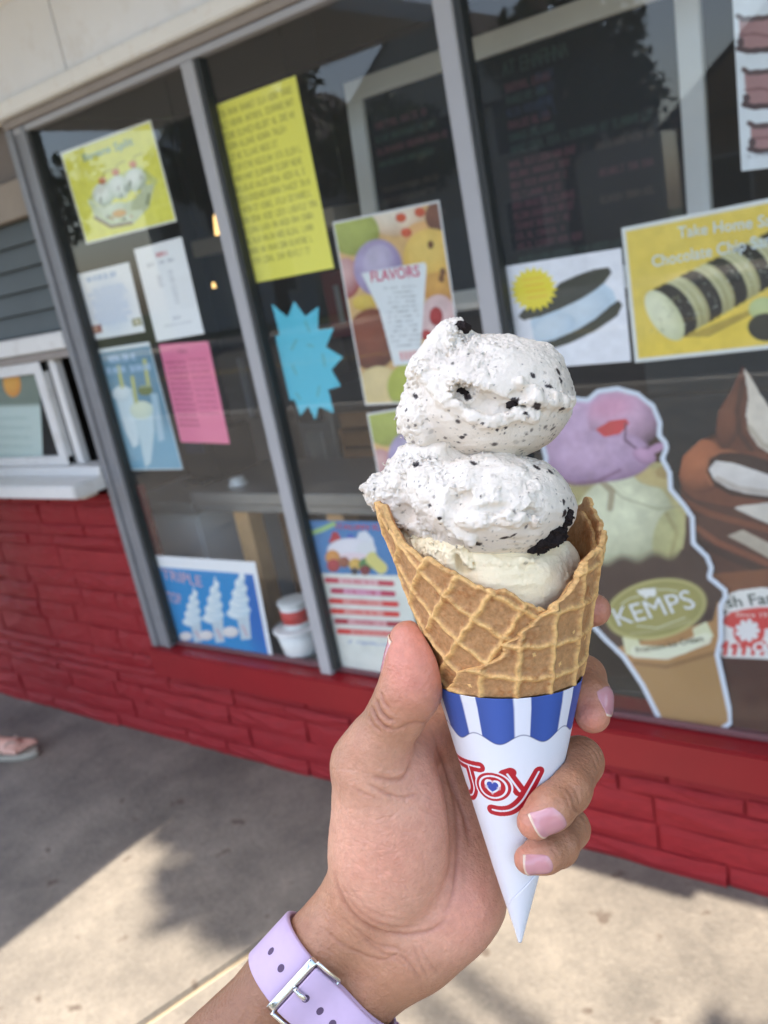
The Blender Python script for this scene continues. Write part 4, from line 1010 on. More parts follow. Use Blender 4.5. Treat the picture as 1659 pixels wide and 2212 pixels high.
# lamps in the room
M_GLOW = bpy.data.materials.new('lamp_glow'); M_GLOW.use_nodes = True
nb_ = M_GLOW.node_tree.nodes; bs = nb_['Principled BSDF']; bs.inputs['Base Color'].default_value = (*S(255, 214, 150), 1); bs.inputs['Emission Color'].default_value = (*S(255, 205, 130), 1); bs.inputs['Emission Strength'].default_value = .7
for k, (px, py, y, rr, lb) in enumerate(((478, 488, 1.5, .05, 'glowing warm pendant lamp hanging beside the yellow notice'), (462, 617, 1.9, .014, 'tiny warm pendant lamp deep in the room, lower than the other'))):
    p = W3(px, py, y); r = empty('pendant_lamp', p, lb, 'lamp')
    tube('lamp_shade', [p + np.array([0, 0, rr * 1.3]), p + np.array([0, 0, rr * .9]), p + np.array([0, 0, -rr * .9])], [rr * .3, rr * .55, rr * .8], M_GLOW, r, 16)
    tube('cord', [p + np.array([0, 0, rr * 1.3]), np.array([p[0], p[1], 2.629])], [.003, .003], M_ALUD, r, 6)
# pale rail seen above the white sheets
rz = WP(250, 575, .5)[1]
rl = box('shelf_board', -2.39, -1.75, .5, .75, rz - .035, rz + .02, mat('shelf_cream', S(150, 138, 120), .6), None, .004); tag(rl, 'cream shelf board running behind the two white sheets', 'shelf')

# ================================================================ waffle cone, sleeve
def unit(v): v = np.asarray(v, float); return v / np.linalg.norm(v)
TIP = C3(1123, 2040, 308)
AXU = unit((-0.0573, -0.9937, -0.0958))
E1 = unit(np.array([1.0, 0, 0]) - AXU * AXU[0])
E2 = unit(np.cross(E1, AXU)); 
if E2[2] > 0: E2 = -E2
TANA = 0.250; SINA = math.sin(math.atan(TANA)); COSA = math.cos(math.atan(TANA))
def cone_pt(th, L, off=0.0):
    th = np.asarray(th, float); L = np.asarray(L, float)
    r = L * TANA + off
    sh = -3.0 * np.clip((L - 92) / 56, 0, 2)
    return TIP + AXU * L[..., None] + (np.sin(th) * r + sh)[..., None] * E1 + (np.cos(th) * r)[..., None] * E2
# picture point -> (theta, L) on the front of the cone
_tg, _lg = np.meshgrid(np.radians(np.linspace(-105, 150, 800)), np.linspace(0, 175, 700), indexing='ij')
_pg = cone_pt(_tg, _lg, 0.5); _gx, _gy = to_px(_pg)
def cone_uv(px, py, back=False):
    d = (_gx - px) ** 2 + (_gy - py) ** 2
    d = np.where((_tg > np.radians(88)) if not back else (_tg < np.radians(85)), 1e9, d)
    k = np.argmin(d); return _tg.flat[k], _lg.flat[k]
rim_px = [(814, 1091), (825, 1124), (852, 1165), (897, 1207), (949, 1234), (1024, 1272), (1093, 1286), (1148, 1310), (1197, 1319)]
rim_uv = [cone_uv(*p) for p in rim_px]
flap_px = [(1197, 1319), (1217, 1289), (1241, 1255), (1279, 1218)]
flap_uv = [cone_uv(*p) for p in flap_px]
TH_N = rim_uv[-1][0]
rim_t = np.array([-math.pi] + [u[0] for u in rim_uv] + [u[0] for u in flap_uv[1:]] + [math.radians(82), math.radians(100), math.radians(125), math.pi])
rim_l = np.array([150.0] + [u[1] for u in rim_uv] + [u[1] for u in flap_uv[1:]] + [142.0, 148.0, 152.0, 150.0])
_o = np.argsort(rim_t); rim_t = rim_t[_o]; rim_l = rim_l[_o]
seam_px = [(1197, 1319), (1150, 1345), (1105, 1385), (1060, 1425), (1010, 1450), (960, 1480), (900, 1500)]
seam_uv = np.array([cone_uv(*p) for p in seam_px])
def seam_theta(L):
    o = np.argsort(seam_uv[:, 1]); return np.interp(L, seam_uv[o, 1], seam_uv[o, 0])
def waffle(th, L, beta, c=11.0, ph=(0.0, 0.0)):
    ph_ = th * SINA; rho = L / COSA
    x = rho * np.sin(ph_); y = rho * np.cos(ph_)
    xr = x * math.cos(beta) + y * math.sin(beta) + ph[0]; yr = -x * math.sin(beta) + y * math.cos(beta) + ph[1]
    def rib(t, t2):
        w = 0.25 * np.sin(t2 * 0.9)
        d = np.abs((t + w + c / 2) % c - c / 2)
        return np.exp(-(d / 1.05) ** 2)
    a, b = rib(xr, yr), rib(yr, xr)
    return np.maximum(a, b) + 0.25 * np.minimum(a, b)
SL_TOP_ = 95.5
BETA_A = math.radians(-34); BETA_B = math.radians(-7)
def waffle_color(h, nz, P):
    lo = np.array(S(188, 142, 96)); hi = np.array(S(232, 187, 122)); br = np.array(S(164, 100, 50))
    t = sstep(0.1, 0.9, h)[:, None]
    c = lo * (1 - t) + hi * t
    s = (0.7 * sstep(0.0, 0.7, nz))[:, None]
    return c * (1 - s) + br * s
def shell(th0, th1, nt, lbot, ltop, nl, beta, off, thick, ph, edge_bumps, name, m, parent, edge_noise=0.0, seam=False):
    tt = np.linspace(0, 1, nt)[:, None]; ll = np.linspace(0, 1, nl)[None, :]
    T = np.zeros((nt, nl)); L = np.zeros((nt, nl))
    T0 = th0 + (th1 - th0) * tt
    top = ltop(T0)
    if edge_bumps:
        q = np.stack([T0[:, 0] * 5.2, np.zeros(nt), np.zeros(nt)], 1)
        top = top + (3.4 * np.maximum(vnoise(q * 1.3, 3), -.3) + 0.9 * vnoise(q * 4.1, 5))[:, None] * edge_bumps
    L = lbot + (top - lbot) * ll
    T = np.broadcast_to(T0, L.shape).copy()
    if seam:
        # left edge follows the seam line
        st = seam_theta(L)
        q = np.stack([L.ravel() * 0.16, np.zeros(L.size), np.zeros(L.size)], 1)
        st = st + math.radians(5.5) * fbm(q * 2.6, 3, .6, 11).reshape(L.shape) + math.radians(7.5) * (np.abs(np.sin(L * 0.30 + 0.4)) - .6)
        T = st + (th1 - st) * tt
    H = waffle(T, L, beta, ph=ph)
    P0 = cone_pt(T, L)
    flat = P0.reshape(-1, 3)
    nz1 = fbm(flat * 0.16, 3, .5, 21); nz2 = fbm(flat * 0.9, 3, .6, 31)
    edge = np.exp(-((1 - ll) * (top - lbot) / 1.6) ** 2) * np.ones_like(L)
    H2 = np.maximum(H, edge * 0.75)
    if seam: H2 = np.maximum(H2, 0.7 * np.exp(-(tt * np.ones_like(L) * (th1 - th0) * L * TANA / 1.8) ** 2))
    rnd = np.sqrt(np.clip(1 - np.clip(1 - (1 - ll) * (top - lbot) / 1.3, 0, 1) ** 2, 0, 1)) * np.ones_like(L)
    disp = off - thick * 0.5 + rnd * (thick * 0.5 + 1.35 * H2) + (0.35 * nz1 + 0.16 * nz2).reshape(L.shape)
    if seam:
        es = np.clip(tt * np.ones_like(L) * (th1 - th0) * L * TANA / 1.2, 0, 1)
        disp = off - thick + (disp - off + thick) * np.sqrt(np.clip(1 - (1 - es) ** 2, 0, 1))
    disp = disp - 1.6 * sstep(SL_TOP_ + .5, SL_TOP_ - 1.0, L)
    outer = cone_pt(T, L, disp)
    inn = cone_pt(T, L, off - thick - 0.6 * (1 - rnd) * -1 - 0.5 * waffle(T, L, beta + .5, ph=ph) * 0 + (0.3 * nz1).reshape(L.shape))
    V = np.concatenate([outer.reshape(-1, 3), inn.reshape(-1, 3)])
    idx = np.arange(nt * nl).reshape(nt, nl); k = nt * nl
    fo = np.stack([idx[:-1, :-1], idx[1:, :-1], idx[1:, 1:], idx[:-1, 1:]], -1).reshape(-1, 4)
    fi = fo[:, ::-1] + k
    rim = np.stack([idx[:-1, -1], idx[1:, -1], idx[1:, -1] + k, idx[:-1, -1] + k], -1)
    sides = np.stack([idx[0, :-1], idx[0, 1:], idx[0, 1:] + k, idx[0, :-1] + k], -1)
    F = np.concatenate([fo, fi, rim, sides])
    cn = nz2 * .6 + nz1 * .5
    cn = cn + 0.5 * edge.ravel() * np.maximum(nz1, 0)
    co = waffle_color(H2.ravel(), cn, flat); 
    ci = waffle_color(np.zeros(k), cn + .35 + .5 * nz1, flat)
    W_ = to_world(V)
    me = mesh_np(name, W_, F, True, np.concatenate([co, ci]))
    bm = bmesh.new(); bm.from_mesh(me); bmesh.ops.recalc_face_normals(bm, faces=bm.faces); bm.to_mesh(me); bm.free()
    return put(name, me, m, parent)

M_WAF = mat('waffle', attr=True, rough=0.6, spec=0.3, var=0.26, vscale=600, bump=0.0005, bscale=800, sss=0.12, sss_s=0.0015, sss_r=(1, .6, .3))
cone_root = empty('waffle_cone', to_world(TIP), 'golden waffle cone with jagged rim held in a hand, scoops of ice cream inside', 'cone')
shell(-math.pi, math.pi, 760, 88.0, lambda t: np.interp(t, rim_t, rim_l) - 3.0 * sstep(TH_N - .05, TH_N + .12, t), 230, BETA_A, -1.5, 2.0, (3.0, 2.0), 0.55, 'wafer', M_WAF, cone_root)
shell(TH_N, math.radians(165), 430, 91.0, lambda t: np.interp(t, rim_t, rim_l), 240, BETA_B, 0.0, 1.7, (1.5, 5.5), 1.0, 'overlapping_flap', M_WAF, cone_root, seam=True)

# paper sleeve ---------------------------------------------------------------
SL_TOP = 95.5
def sleeve_art(a, b):
    """a: arc mm at the surface (right +), b: height L mm. returns colours"""
    pass
nt, nl = 900, 520
tt = np.concatenate([np.linspace(-math.pi, -1.75, 100, endpoint=False), np.linspace(-1.75, 1.75, 700, endpoint=False), np.linspace(1.75, math.pi, 100)])
ll = np.linspace(1.2, SL_TOP, nl)
T, L = np.meshgrid(tt, ll, indexing='ij')
SOFF = 1.0
# lower edge of the awning print: scallops, one per stripe pair
stripe_px = [(963, 1500, 'b'), (1004, 1515, 'w'), (1044, 1518, 'b'), (1118, 1520, 'w')]
def st(px, py): return cone_uv(px, py)
bt = [st(x, 1545)[0] for x in (1005, 1037, 1108, 1142, 1205, 1225)]      # stripe borders, left to right
per = (bt[2] - bt[0] + bt[4] - bt[2]) / 2.0
w_frac = ((bt[1] - bt[0]) + (bt[3] - bt[2])) / 2 / per
u = ((T - bt[1]) / per)                   # blue from 0 .. 1-w_frac
uf = u - np.floor(u)
aa = 0.0016 / per * 12
blue = 1 - sstep(1 - w_frac - aa, 1 - w_frac + aa, uf)
blue = np.where(uf > 1 - aa, np.maximum(blue, sstep(1 - aa, 1, uf)), blue)
Lsc = st(1071, 1607)[1]                    # bottom of a scallop at mid stripe
Lup = st(1007, 1577)[1]
scal = Lsc + (Lup - Lsc) * (0.5 - 0.5 * np.cos(2 * np.pi * (uf - (1 - w_frac) / 2))) ** 1.0
inaw = sstep(-0.12, 0.12, L - scal)
white = np.array(S(228, 230, 238)); bl = np.array(S(62, 92, 170)); dk = np.array(S(58, 66, 110))
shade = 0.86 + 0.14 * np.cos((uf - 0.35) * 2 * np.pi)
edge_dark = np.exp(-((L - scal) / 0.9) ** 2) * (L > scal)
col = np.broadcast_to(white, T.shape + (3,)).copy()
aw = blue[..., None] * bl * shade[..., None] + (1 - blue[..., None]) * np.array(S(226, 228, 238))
col = col * (1 - inaw[..., None]) + aw * inaw[..., None]
lineb = np.exp(-((L - scal) / 0.22) ** 2)[..., None] * 0.75
col = col * (1 - lineb) + dk * lineb
# the word on the sleeve, laid out in unrolled millimetres
def um(px, py):
    t, l = st(px, py); return np.array([t * l * TANA, l])
def seg_d(A, B, p0, p1):
    ab = p1 - p0; h = np.clip(((A - p0[0]) * ab[0] + (B - p0[1]) * ab[1]) / (ab @ ab), 0, 1)
    return np.hypot(A - p0[0] - h * ab[0], B - p0[1] - h * ab[1])
A_ = T * L * TANA; B_ = L
def polyd(pts):
    d = 1e9
    for p, q in zip(pts[:-1], pts[1:]): d = np.minimum(d, seg_d(A_, B_, p, q))
    return d
front = np.abs(T) < 1.75
red = np.array(S(182, 28, 44)); wht = np.array(S(232, 230, 236))
def paint(mask, c):
    global col
    mm = (mask * front)[..., None]; col = col * (1 - mm) + c * mm
def stroke(pts, w, c): paint(1 - sstep(w - 0.07, w + 0.07, polyd(pts)), c)
def curve(pxs, n=9):
    p = np.array([um(*q) for q in pxs]); out = []
    for i in range(len(p) - 1):
        p0 = p[max(i - 1, 0)]; p1 = p[i]; p2 = p[i + 1]; p3 = p[min(i + 2, len(p) - 1)]
        for s in np.linspace(0, 1, n, endpoint=False):
            out.append(0.5 * ((2 * p1) + (-p0 + p2) * s + (2 * p0 - 5 * p1 + 4 * p2 - p3) * s * s + (-p0 + 3 * p1 - 3 * p2 + p3) * s ** 3))
    out.append(p[-1]); return out
def straight(pxs): return [um(*q) for q in pxs]
J_bar = straight([(992, 1636), (1038, 1656)]); J_st = curve([(1014, 1652), (1022, 1680), (1027, 1702), (1024, 1715), (1013, 1716), (1008, 1707)])
Y_l = straight([(1096, 1671), (1122, 1708)]); Y_r = curve([(1162, 1666), (1144, 1700), (1126, 1728), (1106, 1746), (1084, 1751), (1066, 1747)])
Y_ser = straight([(1090, 1672), (1102, 1669)])
for pts in (J_bar, J_st): stroke(pts, 1.95, red)
for pts in (J_bar, J_st): stroke(pts, 0.30, wht)
for pts in (Y_l, Y_r): stroke(pts, 2.5, wht)
for pts in (Y_l, Y_r, Y_ser): stroke(pts, 1.95, red)
for pts in (Y_l, Y_r): stroke(pts, 0.32, wht)
oc = um(1065, 1699)
dO = np.hypot((A_ - oc[0]) / 1.06, (B_ - oc[1]) / 0.96)
paint(1 - sstep(6.0, 6.15, dO), wht)
paint(1 - sstep(5.45, 5.6, dO), red)
paint((1 - sstep(0.26, 0.40, np.abs(dO - 4.25))), wht)
hx = (A_ - oc[0]) / 2.25; hy = (B_ - oc[1]) / 2.25 
def heart(s):
    x = np.abs(hx / s); y = hy / s + 0.1
    return (x * x + y * y - 1) ** 3 - x * x * y ** 3
paint(sstep(0.05, -0.05, heart(1.05)), wht)
paint(sstep(0.05, -0.05, heart(0.74)), np.array(S(52, 74, 160)))
P = cone_pt(T, L, SOFF * np.minimum(1, L / 30.0) * 1.0)
# slightly flattened, slightly dented paper
nz = fbm(P.reshape(-1, 3) * 0.035, 2, .5, 5).reshape(T.shape)
P = P + (nz * 0.35 * np.minimum(1, L / 40))[..., None] * (np.sin(T)[..., None] * E1 + np.cos(T)[..., None] * E2)
idx = np.arange(T.size).reshape(T.shape)
f = np.stack([idx[:-1, :-1], idx[1:, :-1], idx[1:, 1:], idx[:-1, 1:]], -1).reshape(-1, 4)
M_SLV = mat('sleeve_paper', attr=True, rough=0.42, spec=0.4, bump=0.00006, bscale=2500)
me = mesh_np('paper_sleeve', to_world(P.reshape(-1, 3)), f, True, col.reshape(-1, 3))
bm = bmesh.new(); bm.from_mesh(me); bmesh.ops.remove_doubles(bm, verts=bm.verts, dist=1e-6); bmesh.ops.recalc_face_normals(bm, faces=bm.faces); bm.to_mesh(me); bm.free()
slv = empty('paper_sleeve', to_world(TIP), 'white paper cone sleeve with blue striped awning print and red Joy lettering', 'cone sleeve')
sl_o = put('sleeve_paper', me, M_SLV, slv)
sm = sl_o.modifiers.new('thickness', 'SOLIDIFY'); sm.thickness = 0.0003; sm.offset = -1
# overlap edge of the paper: a thin second layer spiralling at the tip
t2 = np.linspace(-0.9, 1.3, 60); Ltop = np.interp(t2, [-0.9, 1.3], [16.0, 33.0])
T2, K2 = np.meshgrid(t2, np.linspace(0, 1, 30), indexing='ij'); L2 = 1.0 + (Ltop[:, None] - 1.0) * K2
P2 = cone_pt(T2, L2, SOFF * np.minimum(1, L2 / 30.0) + 0.32)
i2 = np.arange(T2.size).reshape(T2.shape)
f2 = np.stack([i2[:-1, :-1], i2[1:, :-1], i2[1:, 1:], i2[:-1, 1:]], -1).reshape(-1, 4)
ov = put('tip_fold', mesh_np('tip_fold', to_world(P2.reshape(-1, 3)), f2, True, np.broadcast_to(white, (T2.size, 3))), M_SLV, slv)
sm = ov.modifiers.new('thickness', 'SOLIDIFY'); sm.thickness = 0.00025; sm.offset = 0

# ================================================================ ice cream
def hit(fn, px, py, d0=215.0, d1=360.0):
    dr = unit(((px - CX) / FP, (py - CY) / FP, 1.0)); t = d0
    for _ in range(80):
        s = fn((dr * t)[None])[0]
        if s < 0.02: break
        t += max(s * 0.8, 0.05)
        if t > d1 * 1.1: break
    return dr * t
mmpx = 293.0 / FP
def chain(P, pts, rads):
    d = None
    for (a, b, ra, rb) in zip(pts[:-1], pts[1:], rads[:-1], rads[1:]):
        c = rcone(P, a, b, ra, rb); d = c if d is None else np.minimum(d, c)
    return d
def make_scoop(c, r, lumps, ridges, cavs, rough_fn, box_pad, seed, amp=1.0):
    c = np.asarray(c); r = np.asarray(r)
    def base(P):
        d = ellip(P, c, r)
        for (p, rr) in lumps: d = smin(d, np.linalg.norm(P - p, axis=1) - rr, 4.0)
        return d
    rg = [[np.array(hit(base, *q)) for q in pts] for pts, _ in ridges]
    cv = [(np.array(hit(base, q[0], q[1])), np.array(q[2])) for q in cavs]
    def fn(P):
        d = base(P)
        for (p, rr) in cv: d = smax(d, -ellip(P, p, rr), 1.2)
        rm = np.full(len(P), 9.0)
        for pts, (_, rad) in zip(rg, ridges):
            cd = chain(P, pts, [rad] * len(pts)); nr = cd < 6; 
            if nr.any(): cd[nr] += 1.1 * vnoise(P[nr] * .30, seed + 40) + .5 * vnoise(P[nr] * .8, seed + 41)
            rm = np.minimum(rm, cd); d = smin(d, cd, 1.4)
        near = np.abs(d) < 7
        if near.any():
            Q = P[near]; w = np.maximum(rough_fn(Q), .75 * sstep(2.2, .2, rm[near]) * sstep(-.5, .2, vnoise(Q * .2, seed + 44)))
            big = fbm(Q * 0.13, 2, .5, seed) * 1.5 * amp
            wq = Q + 0.9 * np.stack([vnoise(Q * .4, seed + 31), vnoise(Q * .4, seed + 32), vnoise(Q * .4, seed + 33)], 1)
            b1 = (2.4 * np.abs(vnoise(wq * 0.24, seed + 5)) - 0.8) * 0.55
            b2 = (2.4 * np.abs(vnoise(wq * 0.62, seed + 8)) - 0.8) * 0.42
            b3 = (2.4 * np.abs(vnoise(wq * 1.35, seed + 9)) - 0.8) * 0.38
            smear = 0.22 * vnoise(Q * np.array([.07, .55, .07]) + .3 * vnoise(Q * .1, seed)[:, None], seed + 3) + 0.10 * vnoise(Q * np.array([.15, 1.3, .15]), seed + 6)
            patch = sstep(-.2, .3, vnoise(Q * 0.13, seed + 14))
            d[near] -= big * (0.4 + 0.6 * w) + (b1 + b2 + b3) * w * (0.30 + 0.70 * patch) + smear * (1 - .6 * w) + 0.05 * vnoise(Q * 1.6, seed + 4)
        return d
    lo = c - r - box_pad; hi = c + r + box_pad
    for (p, rr) in lumps: lo = np.minimum(lo, p - rr - 4); hi = np.maximum(hi, p + rr + 4)
    v, f = surface_nets(fn, lo, hi, 0.45, newton=1, band=2.1)
    return v, f, fn
def rough_left(cx, cy, wx, wy, base=0.08):
    def g(Q):
        x, y = to_px(Q)
        return np.clip(base + 0.95 * sstep(cx + wx, cx - wx, x + 26 * vnoise(Q * 0.09, 77)) * sstep(cy + wy, cy - wy, y + 22 * vnoise(Q * 0.11, 78)), 0, 1)
    return g
def r1(Q):
    x, y = to_px(Q)
    lip = 893 - 0.0010 * (x - 1060) ** 2
    a = sstep(16, -16, y - lip + 8 * vnoise(Q * 0.2, 61))           # above the lip
    left = sstep(1130, 960, x + 30 * vnoise(Q * 0.08, 62))
    far = sstep(935, 890, x)
    return np.clip(0.06 + a * (0.25 + 0.75 * left) + 0.9 * far, 0, 1)
def r2(Q):
    x, y = to_px(Q)
    a = sstep(14, -14, y - 1128 + 10 * vnoise(Q * 0.2, 63))
    right = sstep(1230, 1090, x + 24 * vnoise(Q * 0.08, 64))
    far = sstep(980, 930, x)
    return np.clip(0.06 + a * right + far, 0, 1)
def r3(Q):
    x, y = to_px(Q)
    return np.clip(0.15 + 0.85 * sstep(985, 925, x) + 0.35 * sstep(1190, 1240, x), 0, 1)
def L_(px, py, d, r): return (C3(px, py, d), r)
s1 = make_scoop(C3(1066, 862, 293), (26.2, 20.6, 26), [L_(905, 880, 290, 6.5), L_(928, 800, 288, 8), L_(970, 745, 288, 7.5), L_(979, 712, 286, 3.0), L_(912, 928, 290, 7.0), L_(1160, 800, 292, 8)],
                [([(918, 812), (935, 840), (965, 868), (1005, 893), (1048, 908), (1105, 905), (1150, 898)], 2.0), ([(1150, 860), (1185, 872), (1228, 872)], 2.6), ([(1130, 830), (1165, 850), (1200, 866)], 1.8)],
                [(1000, 850, (5.0, 4.2, 5.5)), (1032, 872, (7.0, 4.6, 5.5)), (1080, 882, (7.5, 3.6, 4.0)), (1138, 888, (6.5, 2.8, 2.8)), (1125, 855, (4, 2, 1.6))], r1, 4.0, 100)
s2 = make_scoop(C3(1062, 1096, 292), (27.2, 18.2, 28.5), [L_(940, 985, 292, 8.5), L_(893, 1015, 294, 9), L_(850, 1055, 293, 7.5), L_(822, 1064, 292, 4.4), L_(930, 1060, 284, 9), L_(870, 1085, 292, 6.0), L_(905, 1105, 290, 8)],
                [([(1000, 1128), (1040, 1130), (1085, 1124), (1130, 1116), (1150, 1124)], 1.9), ([(955, 1120), (985, 1150), (1020, 1165)], 1.6)],
                [(1065, 1102, (6, 2.4, 2.4)), (1150, 1112, (5, 2.0, 2.0)), (985, 1075, (5, 3, 3)), (870, 1108, (4, 3, 4))], r2, 4.0, 200)
s3 = make_scoop(C3(1078, 1242, 297), (24.5, 18.0, 24.5), [L_(935, 1195, 288, 7.5), L_(975, 1208, 283, 7.5), L_(900, 1170, 293, 6.0), L_(1205, 1215, 294, 7.0), L_(1185, 1262, 286, 6.0), L_(1060, 1280, 284, 11.0), L_(1130, 1285, 284, 9.0)],
                [([(985, 1170), (1000, 1200), (1010, 1215)], 1.6), ([(1030, 1205), (1080, 1215), (1150, 1212)], 1.2)],
                [(1003, 1208, (2.6, 4, 2.5))], r3, 3.0, 300, amp=0.8)
M_ICE = mat('ice_cream', attr=True, rough=0.42, spec=0.4, sss=0.12, sss_r=(1, .85, .7), sss_s=0.002, bump=0.0002, bscale=1500)
M_COOK = mat('cookie', base=S(46, 36, 34), rough=0.85, spec=0.25, var=0.6, vscale=900, var_col=S(20, 14, 13), bump=0.0004, bscale=1400)
def speckle(v, n, seed, tint, dens=None):
    rng = np.random.default_rng(seed)
    x, y = to_px(v)
    cr = np.broadcast_to(np.array(tint), v.shape).copy()
    g = fbm(v * 0.12, 3, .5, seed)
    k = (0.22 * sstep(-0.05, 0.6, g))[:, None]
    cr = cr * (1 - k) + np.array(S(182, 168, 154)) * k
    w = np.ones(len(v)) if dens is None else dens(x, y)
    pick = rng.choice(len(v), n, p=w / w.sum())
    rad = np.minimum(0.2 + rng.exponential(0.16, n), 1.1)
    dark = rng.uniform(0.25, 0.95, n)
    cell = 4.0; key = np.floor(v[:, :2] / cell).astype(int); buckets = {}
    order = np.lexsort((key[:, 1], key[:, 0])); ks = key[order]
    brk = np.flatnonzero(np.any(np.diff(ks, axis=0) != 0, axis=1)) + 1
    for grp in np.split(order, brk): buckets[tuple(key[grp[0]])] = grp
    for p, r_, dk_ in zip(pick, rad, dark):
        kx, ky = key[p]
        cand = np.concatenate([buckets[b_] for b_ in ((kx + i_, ky + j_) for i_ in (-1, 0, 1) for j_ in (-1, 0, 1)) if b_ in buckets])
        near = cand[(np.abs(v[cand] - v[p]) < r_ * 2.2).all(1)]
        st_ = rng.uniform(0.6, 1.6); a = rng.uniform(0, np.pi)
        q = v[near] - v[p]; u_ = q[:, 0] * math.cos(a) + q[:, 1] * math.sin(a); w_ = -q[:, 0] * math.sin(a) + q[:, 1] * math.cos(a)
        d = np.sqrt((u_ / st_) ** 2 + (w_ * st_ ** .5) ** 2 + q[:, 2] ** 2)
        m_ = (sstep(r_ * 1.25, r_ * 0.6, d) * dk_)[:, None]
        cr[near] = cr[near] * (1 - m_) + np.array(S(52, 40, 40)) * m_
    return cr
def scoop_obj(s, label, n, seed, tint, dens=None, flecks=()):
    v, f, fn = s
    col = speckle(v, n, seed, tint, dens)
    for (px, py, rx, ry, rot) in flecks:            # cookie crumbs smeared into the surface
        rx *= .68; ry *= .68
        p = hit(fn, px, py); q = v - p; k = np.where((np.abs(q) < max(rx, ry) * 1.6).all(1))[0]; q = q[k]; a = math.radians(rot)
        u_ = (q[:, 0] * math.cos(a) + q[:, 1] * math.sin(a)) / rx; w_ = (-q[:, 0] * math.sin(a) + q[:, 1] * math.cos(a)) / ry
        e = np.hypot(u_, w_) + .55 * fbm(v[k] * .9, 3, .6, int(px)); m_ = (sstep(1.0, .72, e) * (np.abs(q[:, 2]) < max(rx, ry) * 1.5))[:, None]
        col[k] = col[k] * (1 - m_) + np.array(S(48, 38, 38)) * m_
    base_pt = v[np.argmax(v[:, 1])]
    r = empty('ice_cream_scoop', to_world(base_pt), label, 'ice cream')
    put('scoop', mesh_np('scoop', to_world(v), f, True, col), M_ICE, r)
    return r
CCT = S(230, 220, 205)
d1 = lambda x, y: 0.5 + 1.3 * sstep(890, 930, y) + 0.5 * sstep(1150, 1200, x)
d2 = lambda x, y: 0.6 + 1.2 * sstep(1120, 1160, y) + 0.5 * sstep(1150, 1200, x)
o1 = scoop_obj(s1, 'cookies and cream scoop on top, round right side and torn left edge', 760, 1, CCT, d1, ((1186, 834, 2.6, 1.1, 15), (1151, 811, 1.8, 1.1, 40), (1206, 803, 1.1, 2.4, -20), (1212, 822, .9, 2.0, -25), (897, 856, 2.0, 1.2, 40), (1160, 878, 2.2, 1.5, 10), (1112, 866, 2.6, 1.9, -30), (1010, 858, 2.6, 2.0, 50), (1136, 893, 1.3, 1.0, 0), (1092, 925, .9, .8, 0), (1074, 929, .9, .8, 0), (1214, 884, 1.6, .8, -20), (1042, 915, .8, .6, 0), (998, 944, 1.4, .7, 15), (1150, 980, 1.2, .8, 0)))
o2 = scoop_obj(s2, 'middle cookies and cream scoop with big dark cookie chunk', 640, 2, CCT, d2, ((1030, 1174, 2.4, 1.1, 15), (918, 953, 2.8, 1.1, -15), (1022, 1000, 2.2, 1.0, 25), (900, 1003, 1.8, 2.2, 20), (928, 1092, 1.2, .9, 0), (1220, 1108, 1.1, 2.4, 14), (1160, 1010, 2.2, .8, 30), (1190, 1020, 2.0, .8, 45), (1090, 1162, 2.2, .7, -10), (1110, 1156, 2.0, .7, -30), (1218, 1085, .8, 1.6, 0), (950, 1120, 1.3, 1.0, 20)))
o3 = scoop_obj(s3, 'cream coloured vanilla scoop sunk in the waffle cone', 45, 3, S(248, 231, 194))
def chunk(px, py, s, r, rot, parent, seed, sink=0.8):
    p = hit(s[2], px, py)
    p = p + unit(p) * r[2] * (sink - 0.5)
    ca, sa = math.cos(rot), math.sin(rot); R = np.array([[ca, -sa, 0], [sa, ca, 0], [0, 0, 1.0]])
    def fn(P): return ellip(P, p, r, R) - 1.25 * fbm(P * 0.5, 3, .7, seed) * min(1.4, r[1] / 1.6) - 0.1
    h = 0.3 if max(r) > 3 else 0.22
    v, f = surface_nets(fn, p - max(r) - 2, p + max(r) + 2, h, 1)
    put('cookie_chunk', mesh_np('cookie_chunk', to_world(v), f), M_COOK, parent)
RA = math.radians
chunk(1181, 1166, s2, (7.0, 3.4, 3.0), RA(-27), o2, 1, .72)
chunk(1224, 1120, s2, (1.4, 3.0, 1.4), RA(12), o2, 2)
chunk(1001, 706, s1, (2.6, 1.5, 2.0), RA(35), o1, 3, sink=0.7)
chunk(1003, 851, s1, (2.6, 2.0, 2.2), RA(40), o1, 4, sink=1.2)
chunk(1108, 870, s1, (1.9, 1.2, 1.3), RA(-30), o1, 6, 1.0)

# ================================================================ hand
def A3(*a): return C3(*a)
hp = {}
thumb = [A3(881, 1380, 291), A3(888, 1430, 290), A3(882, 1490, 291), A3(862, 1535, 293), A3(815, 1612, 299), A3(800, 1650, 303)]
thumb_r = [6.0, 8.4, 9.6, 9.3, 10.6, 12.4]
meta = [A3(798, 1655, 304), A3(812, 1760, 311), A3(815, 1880, 322)]
meta_r = [12.6, 14.6, 16.0]
index_f = [A3(975, 1480, 345), A3(1130, 1370, 340), A3(1240, 1322, 333), A3(1284, 1318, 325)]
index_r = [9.5, 8.3, 7.4, 6.0]
middle_f = [A3(1000, 1545, 350), A3(1190, 1440, 334), A3(1258, 1465, 315), A3(1275, 1510, 303), A3(1280, 1545, 298)]
middle_r = [9.8, 8.6, 8.0, 7.4, 5.9]
ring_f = [A3(1005, 1640, 350), A3(1200, 1650, 324), A3(1250, 1645, 307), A3(1225, 1705, 291), A3(1190, 1745, 284), A3(1155, 1775, 283)]
ring_r = [9.6, 8.6, 8.3, 7.7, 7.2, 5.7]
pinky_f = [A3(1000, 1740, 346), A3(1180, 1775, 322), A3(1228, 1790, 308), A3(1205, 1828, 294), A3(1176, 1844, 289), A3(1143, 1856, 288)]
